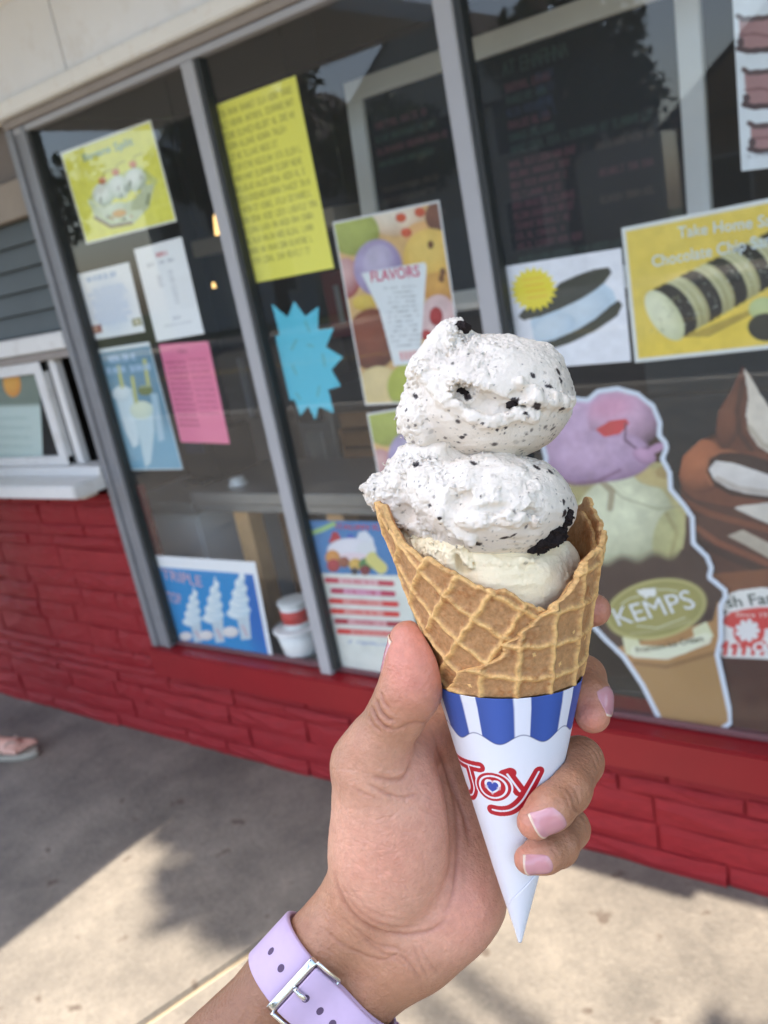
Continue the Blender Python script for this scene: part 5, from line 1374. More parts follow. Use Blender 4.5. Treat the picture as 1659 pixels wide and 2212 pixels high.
pinky_r = [8.4, 7.4, 7.1, 6.6, 6.2, 4.9]
WR = A3(785, 2040, 328)
fa_dir = unit(A3(552, 2298, 322) - WR)                 # towards the elbow
fa_b = unit(np.cross(fa_dir, (0, 0, 1.0)))             # across the wrist, picture plane
if fa_b[0] < 0: fa_b = -fa_b
fa_n = unit(np.cross(fa_dir, fa_b)); 
if fa_n[2] > 0: fa_n = -fa_n                            # towards the viewer
def fachain(P):
    d = None
    for s in (-1, 1):
        for (t0, t1, o0, o1, q0, q1) in ((-6, 30, 10.5, 10.0, 15.0, 15.6), (30, 95, 10.0, 12.5, 15.6, 18.5), (95, 190, 12.5, 16.0, 18.5, 24.0)):
            c = rcone(P, WR + fa_dir * t0 + fa_b * s * o0, WR + fa_dir * t1 + fa_b * s * o1, q0, q1)
            d = c if d is None else smin(d, c, 6.0)
    # tendon
    return d
def palm_fn(P):
    d = smin(chain(P, meta, meta_r), ellip(P, A3(858, 1765, 311), (17, 28, 14.5)), 12.0)
    d = smin(d, ellip(P, A3(842, 1860, 316), (18, 21, 14)), 12.0)
    for a, b, ra, rb in ((A3(880, 1985, 334), A3(985, 1600, 350), 15.5, 12.5), (A3(840, 1990, 332), A3(960, 1530, 346), 15, 12.0),
                         (A3(935, 1985, 330), A3(1005, 1735, 344), 15.5, 12.5), (A3(905, 2030, 330), A3(990, 1930, 330), 14.0, 15.0),
                         (A3(985, 1940, 331), A3(1010, 1800, 340), 15.0, 13.0)):
        d = smin(d, rcone(P, a, b, ra, rb), 13.0)
    # web between thumb and index
    d = smin(d, rcone(P, A3(850, 1640, 312), A3(960, 1560, 338), 8.0, 9.0), 8.0)
    d = smin(d, fachain(P), 12.0)
    return d
def finger_fn(P):
    def ch(pts, rr, k=2.2):
        d = None
        for a, b, ra, rb in zip(pts[:-1], pts[1:], rr[:-1], rr[1:]):
            c = rcone(P, a, b, ra, rb); d = c if d is None else smin(d, c, k)
        return d
    d = ch(index_f, index_r)
    for pts, rr in ((middle_f, middle_r), (ring_f, ring_r), (pinky_f, pinky_r)):
        d = smin(d, ch(pts, rr), 0.7)
    return d
def thumb_fn(P):
    d = None
    for a, b, ra, rb in zip(thumb[:-1], thumb[1:], thumb_r[:-1], thumb_r[1:]):
        c = rcone(P, a, b, ra, rb); d = c if d is None else smin(d, c, 3.0)
    d = smin(d, ellip(P, A3(903, 1462, 289), (7.2, 12.5, 7.5)), 5.0)        # pad pressed on the cone
    return d
def cone_sd(P):
    q = P - TIP; L = q @ AXU; rad = np.linalg.norm(q - L[:, None] * AXU, axis=1)
    return (rad - (L * TANA + 1.0 * np.minimum(1, np.maximum(L, 0) / 30))) * COSA
def hand_fn(P):
    d = smin(palm_fn(P), finger_fn(P), 5.0)
    d = smin(d, thumb_fn(P), 5.0)
    # flesh yields to the paper cone
    return smax(d, -(cone_sd(P) - 0.15), 1.0)
hlo = np.array([-118, 30, 258.0]); hhi = np.array([86, 272, 372.0])
hv, hf = surface_nets(hand_fn, hlo, hhi, 0.85, 2, 1.7)
hv, hf = subdivide(hv, hf)
hv = smooth_verts(hv, hf, 2, 0.5)
hn = vert_normals(hv, hf)
hc = hv - hv.mean(0)
if (hn * hc).sum() < 0: hn = -hn; hf = hf[:, ::-1]
hx_, hy_ = to_px(hv)
facing = sstep(0.0, 0.35, -(hn * (hv / np.linalg.norm(hv, axis=1)[:, None])).sum(1))
def pl_dist(pts):
    d = np.full(len(hv), 1e9); s = np.zeros(len(hv)); tot = 0
    pts = np.asarray(pts, float); m0 = pts.min(0) - 45; m1 = pts.max(0) + 45
    sub = np.where((hx_ > m0[0]) & (hx_ < m1[0]) & (hy_ > m0[1]) & (hy_ < m1[1]))[0]; X_, Y_ = hx_[sub], hy_[sub]; ds = d[sub]; ss = s[sub]
    segl = np.linalg.norm(np.diff(pts, axis=0), axis=1); T_ = segl.sum()
    for k in range(len(pts) - 1):
        a, b = pts[k], pts[k + 1]; ab = b - a
        h = np.clip(((X_ - a[0]) * ab[0] + (Y_ - a[1]) * ab[1]) / (ab @ ab), 0, 1)
        dd = np.hypot(X_ - a[0] - h * ab[0], Y_ - a[1] - h * ab[1]); m_ = dd < ds
        ds[m_] = dd[m_]; ss[m_] = (tot + h[m_] * segl[k]) / T_; tot += segl[k]
    d[sub] = ds; s[sub] = ss
    return d, s
def spl(pts, n=8):
    p = np.array(pts, float); out = []
    for i in range(len(p) - 1):
        p0 = p[max(i - 1, 0)]; p1 = p[i]; p2 = p[i + 1]; p3 = p[min(i + 2, len(p) - 1)]
        for s in np.linspace(0, 1, n, endpoint=False):
            out.append(0.5 * ((2 * p1) + (-p0 + p2) * s + (2 * p0 - 5 * p1 + 4 * p2 - p3) * s * s + (-p0 + 3 * p1 - 3 * p2 + p3) * s ** 3))
    out.append(p[-1]); return out
creases = [  # points, depth mm, width px
    ([(931, 1576), (950, 1620), (967, 1672), (980, 1730), (987, 1792), (986, 1860), (977, 1932), (960, 1975)], 0.38, 5.0),
    ([(940, 1600), (962, 1660), (1000, 1760), (1015, 1830)], 0.45, 5),
    ([(800, 1676), (840, 1684), (868, 1682), (882, 1664), (888, 1640)], 0.42, 5),
    ([(790, 1690), (830, 1712), (868, 1722), (905, 1715)], 0.3, 4),
    ([(760, 1700), (800, 1720), (830, 1728)], 0.2, 4),
    ([(812, 1508), (822, 1535), (838, 1552), (852, 1556)], 0.55, 3.5),
    ([(803, 1524), (815, 1552), (832, 1570), (848, 1574)], 0.5, 3.5),
    ([(822, 1492), (829, 1515), (842, 1530)], 0.35, 3),
    ([(795, 1545), (808, 1566), (826, 1582)], 0.3, 3),
    ([(838, 1577), (860, 1574), (890, 1562), (925, 1562)], 0.25, 4),
    ([(724, 1880), (731, 1915), (745, 1948), (776, 1988), (823, 2011), (881, 2018), (935, 2007), (967, 1979)], 0.62, 5),
    ([(735, 1900), (765, 1955), (810, 1990), (860, 2002), (910, 1998)], 0.35, 4),
    ([(750, 1905), (785, 1955), (830, 1980), (880, 1985)], 0.25, 4),
    ([(695, 1999), (726, 2030), (765, 2053), (823, 2073), (862, 2063), (893, 2092), (915, 2125)], 0.42, 4),
    ([(730, 1975), (770, 2010), (815, 2040), (855, 2048), (885, 2060)], 0.35, 4),
    ([(905, 2040), (930, 2080), (950, 2105)], 0.3, 4), ([(890, 2035), (905, 2075), (925, 2110)], 0.3, 4),
    ([(780, 2020), (820, 2055), (850, 2068), (880, 2090)], 0.35, 4),
    ([(1244, 1655), (1262, 1690), (1258, 1715)], 0.0, 4),
    ([(1252, 1600), (1284, 1622), (1298, 1655)], 0.22, 2.6), ([(1262, 1596), (1292, 1620), (1304, 1650)], 0.2, 2.4), ([(1240, 1600), (1276, 1628), (1290, 1665)], 0.16, 2.4),
    ([(1236, 1738), (1250, 1755), (1262, 1768)], 0.2, 2.6), ([(1262, 1740), (1276, 1765), (1281, 1790)], 0.18, 2.4), ([(1250, 1748), (1264, 1775), (1268, 1800)], 0.18, 2.4),
    ([(1222, 1700), (1236, 1722), (1240, 1740)], 0.22, 3), ([(1230, 1694), (1246, 1716), (1251, 1735)], 0.2, 3), ([(1213, 1706), (1226, 1730), (1229, 1748)], 0.15, 3),
    ([(1190, 1832), (1202, 1845), (1208, 1858)], 0.18, 3),
    ([(1268, 1440), (1292, 1455), (1310, 1475)], 0.16, 3), ([(1262, 1448), (1288, 1464), (1306, 1484)], 0.14, 3),
]
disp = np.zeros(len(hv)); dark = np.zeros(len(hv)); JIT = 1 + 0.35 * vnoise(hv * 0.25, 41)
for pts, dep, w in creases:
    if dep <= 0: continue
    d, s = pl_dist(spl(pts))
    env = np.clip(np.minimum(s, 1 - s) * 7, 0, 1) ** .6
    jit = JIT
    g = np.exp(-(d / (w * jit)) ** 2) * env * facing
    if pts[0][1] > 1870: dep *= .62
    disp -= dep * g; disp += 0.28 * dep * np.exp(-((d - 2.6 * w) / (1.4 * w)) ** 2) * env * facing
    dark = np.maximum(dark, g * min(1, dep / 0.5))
# fine palm wrinkles
rw = np.random.default_rng(5)
for k in range(70):
    cx_, cy_ = rw.uniform(735, 960), rw.uniform(1640, 1985); a = rw.normal(0.35 if cy_ < 1850 else 0.6, 0.5); ln = rw.uniform(14, 38)
    p = [(cx_ - ln * math.cos(a), cy_ - ln * math.sin(a)), (cx_ + rw.normal(0, 3), cy_ + rw.normal(0, 3)), (cx_ + ln * math.cos(a), cy_ + ln * math.sin(a))]
    near = (np.abs(hx_ - cx_) < 60) & (np.abs(hy_ - cy_) < 60)
    ii = np.where(near)[0]
    if len(ii) == 0: continue
    d = np.full(len(ii), 1e9)
    pp = spl(p, 4)
    for a_, b_ in zip(pp[:-1], pp[1:]):
        ab = b_ - a_; h = np.clip(((hx_[ii] - a_[0]) * ab[0] + (hy_[ii] - a_[1]) * ab[1]) / max(ab @ ab, 1e-6), 0, 1)
        d = np.minimum(d, np.hypot(hx_[ii] - a_[0] - h * ab[0], hy_[ii] - a_[1] - h * ab[1]))
    disp[ii] -= 0.13 * np.exp(-(d / 2.4) ** 2) * facing[ii]
for k in range(40):   # wrist lines
    cx_, cy_ = rw.uniform(690, 900), rw.uniform(1930, 2110); a = rw.normal(0.75, 0.18); ln = rw.uniform(18, 50)
    ii = np.where((np.abs(hx_ - cx_) < 60) & (np.abs(hy_ - cy_) < 60))[0]
    if len(ii) == 0: continue
    a_ = np.array([cx_ - ln * math.cos(a), cy_ - ln * math.sin(a)]); ab = 2 * ln * np.array([math.cos(a), math.sin(a)])
    h = np.clip(((hx_[ii] - a_[0]) * ab[0] + (hy_[ii] - a_[1]) * ab[1]) / (ab @ ab), 0, 1)
    d = np.hypot(hx_[ii] - a_[0] - h * ab[0], hy_[ii] - a_[1] - h * ab[1])
    disp[ii] -= 0.11 * np.exp(-(d / 2.6) ** 2) * np.clip(np.minimum(h, 1 - h) * 5, 0, 1) * facing[ii]
disp += 0.10 * fbm(hv * 0.22, 2, .5, 51) + 0.05 * fbm(hv * 0.7, 2, .5, 52)
hv2 = hv + hn * disp[:, None]
# skin colour: brown outside, pinker palm and finger pads
tan = np.array(S(178, 127, 96)); pinkp = np.array(S(220, 166, 140)); rosy = np.array(S(220, 142, 122)); brown = np.array(S(140, 97, 70))
def blob(px, py, d, r): 
    q = hv - C3(px, py, d); return np.exp(-(q * q).sum(1) / (r * r))
pk = np.clip(blob(860, 1740, 298, 26) + blob(870, 1860, 303, 26) + blob(960, 1850, 318, 24) + blob(1000, 1950, 318, 22) + 0.8 * blob(920, 1700, 318, 22), 0, 1)
ry = np.clip(blob(905, 1450, 282, 13) + 0.9 * blob(890, 1390, 285, 10) + blob(1270, 1555, 292, 9) + 0.8 * blob(1285, 1325, 318, 9) + 0.7 * blob(1135, 1790, 277, 8) + 0.6 * blob(1125, 1865, 283, 7) + 0.7 * blob(1010, 1960, 315, 15) + 0.5 * blob(850, 1840, 300, 16) + 0.5 * blob(930, 1640, 318, 12), 0, 1)
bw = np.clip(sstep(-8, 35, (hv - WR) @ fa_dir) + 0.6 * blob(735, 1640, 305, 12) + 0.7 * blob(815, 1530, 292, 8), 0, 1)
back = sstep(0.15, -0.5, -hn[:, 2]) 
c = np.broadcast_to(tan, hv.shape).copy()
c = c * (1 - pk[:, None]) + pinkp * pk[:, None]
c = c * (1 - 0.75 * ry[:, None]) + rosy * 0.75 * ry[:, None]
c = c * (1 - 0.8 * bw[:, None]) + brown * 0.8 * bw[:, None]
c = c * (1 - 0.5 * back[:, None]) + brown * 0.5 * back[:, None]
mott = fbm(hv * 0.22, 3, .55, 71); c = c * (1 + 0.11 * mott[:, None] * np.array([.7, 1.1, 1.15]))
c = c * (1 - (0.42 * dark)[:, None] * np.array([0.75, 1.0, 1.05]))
M_SKIN = mat('skin', attr=True, rough=0.42, spec=0.45, var=0.09, vscale=420, bump=0.00028, bscale=1100, sss=0.2, sss_r=(1, .36, .2), sss_s=0.0035)
_n = M_SKIN.node_tree.nodes; _l = M_SKIN.node_tree.links
_v = _n.new('ShaderNodeTexVoronoi'); _v.inputs['Scale'].default_value = 620; _tc = _n.new('ShaderNodeTexCoord'); _l.new(_tc.outputs['Object'], _v.inputs['Vector'])
_b0 = [k for k in _n if k.type == 'BUMP'][0]; _b1 = _n.new('ShaderNodeBump'); _b1.inputs['Distance'].default_value = 0.00016; _l.new(_v.outputs['Distance'], _b1.inputs['Height']); _l.new(_b1.outputs['Normal'], _b0.inputs['Normal'])
hand = empty('hand', to_world(WR), 'left hand with pale pink nails gripping the ice cream cone', 'hand')
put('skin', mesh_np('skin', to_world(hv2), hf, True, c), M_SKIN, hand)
M_NAIL = mat('fingernail', base=S(226, 172, 176), rough=0.18, spec=0.55, attr=True, sss=0.15, sss_s=0.002, coat=0.3)
def nail(c3, n, t, w, l, lift=0.45, label=None):
    n = unit(n); t = unit(np.asarray(t, float) - n * (np.asarray(t, float) @ n)); s = np.cross(n, t)
    nu, nv = 26, 30
    U, Vv = np.meshgrid(np.linspace(-1, 1, nu), np.linspace(-1, 1, nv), indexing='ij')
    # outline: rounded cuticle at v=-1, gently curved free edge at v=+1
    halfw = w / 2 * (1 - 0.34 * np.clip(-Vv - 0.35, 0, 1) ** 1.6 - 0.10 * np.clip(Vv - 0.5, 0, 1) ** 2)
    vv = Vv * l / 2 - (U ** 2) * l * 0.10 * np.sign(Vv) * np.abs(Vv) ** 2
    p = c3 + (U * halfw)[..., None] * s + vv[..., None] * t + n * 9
    q = p.reshape(-1, 3).copy()
    for _ in range(40):
        d = hand_fn(q); q = q - n * np.clip(d, -1, 1)[:, None] * 0.85
    crown = (lift * (1 - 0.75 * np.abs(U) ** 3) * sstep(-1.0, -0.7, Vv)).ravel()
    tipl = 0.25 * sstep(0.55, 1.0, Vv).ravel()
    q = q + n * (crown + tipl)[:, None] + t * (0.3 * sstep(0.8, 1.0, Vv).ravel())[:, None]
    # keep the plate smooth
    q = q.reshape(nu, nv, 3)
    for _ in range(6):
        q[1:-1, 1:-1] = 0.5 * q[1:-1, 1:-1] + 0.125 * (q[:-2, 1:-1] + q[2:, 1:-1] + q[1:-1, :-2] + q[1:-1, 2:])
    under = q - n * 0.55
    Vt = np.concatenate([q.reshape(-1, 3), under.reshape(-1, 3)])
    i = np.arange(nu * nv).reshape(nu, nv); k = nu * nv
    F = [np.stack([i[:-1, :-1], i[1:, :-1], i[1:, 1:], i[:-1, 1:]], -1).reshape(-1, 4)]
    F.append(F[0][:, ::-1] + k)
    for e in (i[0, :], i[-1, ::-1], i[::-1, 0], i[:, -1]):
        F.append(np.stack([e[:-1], e[1:], e[1:] + k, e[:-1] + k], -1))
    nailc = np.array(S(200, 142, 146)); freec = np.array(S(222, 196, 172)); lun = np.array(S(208, 158, 158))
    fe = sstep(0.88, 0.97, Vv + 0.12 * U ** 2).ravel()[:, None]; lu = sstep(-0.6, -0.85, Vv).ravel()[:, None]
    cc = nailc * (1 - fe) + freec * fe; cc = cc * (1 - lu * .6) + lun * lu * .6
    me = mesh_np('fingernail', to_world(Vt), np.concatenate(F), True, np.concatenate([cc, cc]))
    bm = bmesh.new(); bm.from_mesh(me); bmesh.ops.recalc_face_normals(bm, faces=bm.faces); bm.to_mesh(me); bm.free()
    return put('fingernail', me, M_NAIL, hand)
nail(A3(850, 1415, 293), (-0.97, -0.10, 0.10), (0.05, -1.0, -0.05), 11.0, 13.0)
nail(A3(1297, 1510, 300), (0.68, 0.0, -0.73), (0.20, 0.95, -0.10), 9.2, 9.0, .3)
nail(A3(1184, 1773, 279), (0.25, 0.30, -0.92), (-0.80, 0.58, 0.0), 9.4, 9.6, .3)
nail(A3(1160, 1862, 285), (0.10, 0.34, -0.94), (-0.95, 0.22, 0.0), 6.8, 9.0, .3)
nail(A3(1284, 1300, 330), (0.25, -0.55, 0.8), (0.95, 0.0, -0.25), 7.5, 8.0, .3)

# ================================================================ watch
wc = WR + fa_dir * 21.5                                  # band centre on the arm axis
watch = empty('wristwatch', to_world(wc), 'wristwatch with lilac silicone strap and polished steel buckle on the wrist', 'watch')
M_BAND = mat('silicone', base=S(202, 178, 208), rough=0.5, spec=0.35, var=0.04, vscale=300)
M_HOLE = mat('strap_hole_shadow', base=S(92, 72, 98), rough=0.8)
M_STEEL = mat('polished_steel', base=(0.78, 0.79, 0.8), rough=0.12, metal=1.0)
M_BLACKG = mat('watch_black', base=(0.02, 0.02, 0.022), rough=0.12, spec=0.5)
tilt = unit(fa_b + fa_dir * 0.10)
psi_g = np.linspace(-np.pi, np.pi, 241)
def arm_radius(psi):
    dr = np.cos(psi)[:, None] * fa_n + np.sin(psi)[:, None] * fa_b
    r = np.full(len(psi), 8.0)
    for _ in range(60):
        d = hand_fn(wc + dr * r[:, None]); r = r - d * 0.8
    return r
rg_ = arm_radius(psi_g[:-1])
k5 = np.ones(9) / 9
rg_ = np.convolve(np.concatenate([rg_[-8:], rg_, rg_[:8]]), k5, 'same')[8:-8]
def band_r(psi): return np.interp((psi + np.pi) % (2 * np.pi) - np.pi, psi_g, np.append(rg_, rg_[0]))
def BP(psi, w, off):
    psi = np.asarray(psi, float); r = band_r(psi) + off
    dr = np.cos(psi)[..., None] * fa_n + np.sin(psi)[..., None] * fa_b
    return wc + dr * r[..., None] + fa_dir * (np.asarray(w, float) + 0.0 * psi)[..., None]
def band_strip(name, p0, p1, half, off0, off1, n=120, taper=None):
    ps = np.linspace(p0, p1, n)
    prof = []
    hw = np.full(n, half) if taper is None else taper(np.linspace(0, 1, n)) * half
    cs = [(-1, 0.35), (-0.97, 0.75), (-0.92, 1.0), (-.5, 1.0), (0, 1.0), (.5, 1.0), (0.92, 1.0), (0.97, 0.75), (1, 0.35), (0.97, 0.0), (0, 0.0), (-0.97, 0.0)]
    for (a, b) in cs: prof.append(BP(ps, hw * a, off0 + (off1 - off0) * b))
    Vt = np.stack(prof, 1); m_ = len(cs)
    i = np.arange(n * m_).reshape(n, m_)
    F = np.stack([i[:-1, :], i[1:, :], np.roll(i[1:, :], -1, 1), np.roll(i[:-1, :], -1, 1)], -1).reshape(-1, 4)
    me = mesh_np(name, to_world(Vt.reshape(-1, 3)), F)
    bm = bmesh.new(); bm.from_mesh(me)
    bmesh.ops.holes_fill(bm, edges=[e for e in bm.edges if e.is_boundary]); bmesh.ops.recalc_face_normals(bm, faces=bm.faces); bm.to_mesh(me); bm.free()
    return put(name, me, M_BAND, watch)
HALF = 10.4
PB = -0.60                                              # buckle position
band_strip('strap', -2.35, PB + 0.16, HALF, 0.25, 2.3)
band_strip('strap', PB - 0.10, 2.35, HALF, 0.25, 2.2, 140)
band_strip('strap_tail', PB + 0.02, 1.75, HALF - 0.4, 2.35, 4.3, 110, taper=lambda s: np.where(s > 0.93, np.sqrt(np.clip(1 - ((s - 0.93) / 0.075) ** 2, 0.05, 1)), 1.0))
def hole(psi, off, r=1.45):
    n = 20; a = np.linspace(0, 2 * np.pi, n, endpoint=False)
    rr = band_r(np.array([psi]))[0]
    ring = BP(psi + r * 0.8 * np.cos(a) / (rr + off), r * np.sin(a), off + 0.04)
    ring2 = BP(psi + r * 0.7 * np.cos(a) / (rr + off), r * 0.88 * np.sin(a), off - 0.0)
    Vt = np.concatenate([ring2]); Vt = np.concatenate([ring, BP(np.full(n, psi) + r * 0.8 * np.cos(a) / (rr + off), r * np.sin(a), off - 0.5)])
    F = [tuple(range(n))]
    me = bpy.data.meshes.new('strap_hole'); me.from_pydata([tuple(p) for p in to_world(Vt)], [], [tuple(range(n))] + [(k, (k + 1) % n, n + (k + 1) % n, n + k) for k in range(n)]); me.update()
    put('strap_hole', me, M_HOLE, watch)
for ps in (PB - 0.62, PB - 0.34): hole(ps, 2.3)
for ps in (PB + 0.20, PB + 0.52, PB + 0.83, PB + 1.14): hole(ps, 4.3)
# buckle: flat front bar and two rails round the tail
def sweep(name, ps, ws, offs, hw, hh, m=M_STEEL):
    """bar with rectangular section along a path on the band surface"""
    P_ = np.array([BP(np.array(p), np.array(w), o) for p, w, o in zip(ps, ws, offs)])
    V_, F_ = tube_np(to_world(P_), np.full(len(P_), hw * 0.001), 12)
    me = bpy.data.meshes.new(name); me.from_pydata([tuple(p) for p in V_], [], [tuple(dict.fromkeys(q)) for q in F_]); me.update()
    me.polygons.foreach_set('use_smooth', np.ones(len(me.polygons), bool))
    return put(name, me, m, watch)
def bar(name, p0, p1, w0, w1, o0, o1, bev=0.5):
    n1, n2 = 10, 16
    V_ = []
    pp = np.linspace(p0, p1, n1); ww = np.linspace(w0, w1, n2)
    PP, WW = np.meshgrid(pp, ww, indexing='ij')
    e = np.minimum(np.minimum(PP - p0, p1 - PP) / (p1 - p0) * 4, np.minimum(WW - w0, w1 - WW) / (w1 - w0) * 8)
    top = BP(PP, WW, o0 + (o1 - o0) * (0.55 + 0.45 * np.sqrt(np.clip(1 - (1 - np.clip(e, 0, 1)) ** 2, 0, 1)))); bot = BP(PP, WW, o0 + 0 * PP)
    i = np.arange(n1 * n2).reshape(n1, n2); k = n1 * n2
    F = [np.stack([i[:-1, :-1], i[1:, :-1], i[1:, 1:], i[:-1, 1:]], -1).reshape(-1, 4)]; F.append(F[0][:, ::-1] + k)
    for ed in (i[0, :], i[-1, ::-1], i[::-1, 0], i[:, -1]): F.append(np.stack([ed[:-1], ed[1:], ed[1:] + k, ed[:-1] + k], -1))
    me = mesh_np(name, to_world(np.concatenate([top.reshape(-1, 3), bot.reshape(-1, 3)])), np.concatenate(F))
    bm = bmesh.new(); bm.from_mesh(me); bmesh.ops.recalc_face_normals(bm, faces=bm.faces); bm.to_mesh(me); bm.free()
    return put(name, me, M_STEEL, watch)
bar('buckle_bar', PB - 0.12, PB + 0.0, -HALF - 1.0, HALF + 1.0, 2.5, 4.7)
for s in (-1, 1):
    ps = np.linspace(PB - 0.02, PB + 0.44, 14)
    sweep('buckle_rail', ps, np.full(14, s * (HALF + 0.9)), np.linspace(4.0, 2.2, 14), 0.75, 0.8)
sweep('buckle_axle', np.full(8, PB + 0.43), np.linspace(-HALF - 0.9, HALF + 0.9, 8), np.full(8, 2.0), 0.6, 0.6)
ps = np.linspace(PB + 0.01, PB + 0.20, 8)
sweep('buckle_pin', ps, np.zeros(8), 4.6 + 0.9 * np.sin(np.linspace(0.2, 2.9, 8)), 0.95, 0.9)
# case and lugs on the back of the wrist
Vc = []
n1 = 24
a = np.linspace(0, 2 * np.pi, n1 * 4, endpoint=False)
def sq(a, p=4.0): c_, s_ = np.cos(a), np.sin(a); k = (np.abs(c_) ** p + np.abs(s_) ** p) ** (-1 / p); return c_ * k, s_ * k
ca, sa_ = sq(a)
rb = band_r(np.array([np.pi]))[0]
rings = []
for sc_, z_ in ((0.0, 0.6), (0.9, 0.6), (1.0, 2.0), (1.0, 6.5), (0.93, 8.8), (0.86, 9.2), (0.0, 9.4)):
    rings.append(wc - fa_n * (rb + z_) + (ca * 17 * sc_)[:, None] * fa_dir + (sa_ * 15 * sc_)[:, None] * fa_b)
Vc = np.concatenate(rings); m_ = len(a); i = np.arange(len(rings) * m_).reshape(len(rings), m_)
F = np.stack([i[:-1, :], i[1:, :], np.roll(i[1:, :], -1, 1), np.roll(i[:-1, :], -1, 1)], -1).reshape(-1, 4)
me = mesh_np('watch_case', to_world(Vc), F)
bm = bmesh.new(); bm.from_mesh(me); bmesh.ops.remove_doubles(bm, verts=bm.verts, dist=1e-6); bmesh.ops.recalc_face_normals(bm, faces=bm.faces); bm.to_mesh(me); bm.free()
put('watch_case', me, M_BLACKG, watch)

# ================================================================ person at the serving window (only a sandal shows)
tipg = GP(84, 1632); pf = unit(np.array([0.93, 0.36, 0.0])); pl = np.array([-pf[1], pf[0], 0.0])
RF = np.array([tipg[0], tipg[1], 0.0]) - pf * 0.255          # right heel
LF = RF + pl * 0.17 - pf * 0.46
hipc = (RF + LF) / 2 + pf * 0.05 + np.array([0, 0, 0.88])
up = np.array([0, 0, 1.0])
def leg_fn(P, heel, side):
    ank = heel + pf * 0.05 + up * 0.095; knee = hipc + pl * side * 0.085 + up * -0.43 + pf * 0.05; knee = (knee + np.append(ank[:2], knee[2]) * 1.0 - 0) if False else np.array([(hipc[0] + ank[0]) / 2, (hipc[1] + ank[1]) / 2, 0.48]) + pf * 0.03 + pl * side * 0.03
    hip = hipc + pl * side * 0.085
    d = smin(rcone(P, ank, ank + (knee - ank) * .55, .036, .055), rcone(P, ank + (knee - ank) * .5, knee, .056, .052), .02)
    d = smin(d, rcone(P, knee, hip, .055, .085), .03)
    d = smin(d, rcone(P, heel + pf * .03 + up * .055, heel + pf * .16 + up * .048, .030, .028), .03)
    for k in range(5):
        o = pl * (0.036 - 0.018 * k) * side * -1.0
        d = smin(d, rcone(P, heel + pf * .14 + o * .8 + up * .045, heel + pf * (.222 - .008 * k) + o + up * .037, .017, .0115 if k == 0 else .009), .008)
    return d
chest = hipc + up * 0.42 + pf * .02; neck = hipc + up * 0.60 + pf * .01; headc = hipc + up * 0.75 + pf * .03
def torso(P):
    d = None
    for s_ in (-1, 1):
        for a, b, ra, rb in ((hipc + pl * s_ * .07, hipc + up * .2 + pl * s_ * .055, .105, .088), (hipc + up * .2 + pl * s_ * .055, chest + pl * s_ * .075, .088, .098), (chest + pl * s_ * .075, chest + up * .10 + pl * s_ * .12, .085, .055)):
            c = rcone(P, a, b, ra, rb); d = c if d is None else smin(d, c, .05)
    return d
def arms(P):
    d = None
    for s_ in (-1, 1):
        sh = chest + up * .10 + pl * s_ * .165; el = sh - up * .27 + pl * s_ * .05 - pf * .02; wr = el + pf * .2 + up * .06; hd = wr + pf * .075 + up * .01
        for a, b, ra, rb in ((sh, el, .046, .036), (el, wr, .036, .025), (wr, hd, .026, .03)):
            c = rcone(P, a, b, ra, rb); d = c if d is None else smin(d, c, .015)
        for k in range(4):
            o = pl * (.027 - .018 * k); d = smin(d, rcone(P, hd + o, hd + o + pf * (.07 - .006 * abs(k - 1)) - up * .02, .0095, .008), .006)
        d = smin(d, rcone(P, wr + pf * .03, wr + pf * .07 - pl * s_ * .045, .013, .009), .012)
    return d
def head(P):
    d = ellip(P, headc, (.085, .085, .115)); d = smin(d, rcone(P, neck - up * .05, headc - up * .05, .052, .05), .02)
    d = smin(d, ellip(P, headc + pf * .035 - up * .045, (.05, .05, .06)), .03)
    d = smin(d, rcone(P, headc + pf * .085 + up * .02, headc + pf * .10 - up * .02, .008, .014), .012)
    for s_ in (-1, 1):
        d = smin(d, ellip(P, headc + pl * s_ * .084 - up * .005, (.018, .018, .03)), .01)
        d = smax(d, -(np.linalg.norm(P - (headc + pf * .092 + pl * s_ * .032 + up * .015), axis=1) - .014), .01)
    d = smax(d, -rcone(P, headc + pf * .093 - up * .055 + pl * .018, headc + pf * .093 - up * .055 - pl * .018, .004, .004), .004)
    return d
def body(P): return smin(smin(smin(smin(leg_fn(P, RF, -1), leg_fn(P, LF, 1), .01), torso(P), .03), arms(P), .03), head(P), .03)
plo = np.minimum(RF, LF) - .35; phi = np.maximum(RF, LF) + .4; plo[2] = -.02; phi[2] = 1.80
M_SKIN2 = mat('skin_other', S(206, 162, 146), .5, .4, var=.05, vscale=30, sss=.15, sss_s=.006)
pers = empty('person', (hipc[0], hipc[1], 0), 'person in thong sandals and blue shorts standing at the serving window', 'person')
v, f = surface_nets(body, plo, phi, .0085, 1); put('body', mesh_np('body', v, f), M_SKIN2, pers)
def shirt(P): return smax(smin(torso(P), smax(arms(P), -(P[:, 2] - chest[2] + .06), .01), .03) - .012, -(P[:, 2] - hipc[2] + .02), .01)
v, f = surface_nets(lambda P: smax(shirt(P), P[:, 2] - neck[2] + .045, .01), plo, phi, .012, 1); put('shirt', mesh_np('shirt', v, f), mat('shirt', S(196, 200, 206), .85, var=.08, vscale=20), pers)
v, f = surface_nets(lambda P: smax(smax(smin(smin(leg_fn(P, RF, -1), leg_fn(P, LF, 1), .02), torso(P), .05) - .016, P[:, 2] - hipc[2] - .06, .01), -(P[:, 2] - .60), .01), plo, phi, .012, 1); put('shorts', mesh_np('shorts', v, f), mat('shorts', S(56, 74, 112), .85, var=.1, vscale=25), pers)
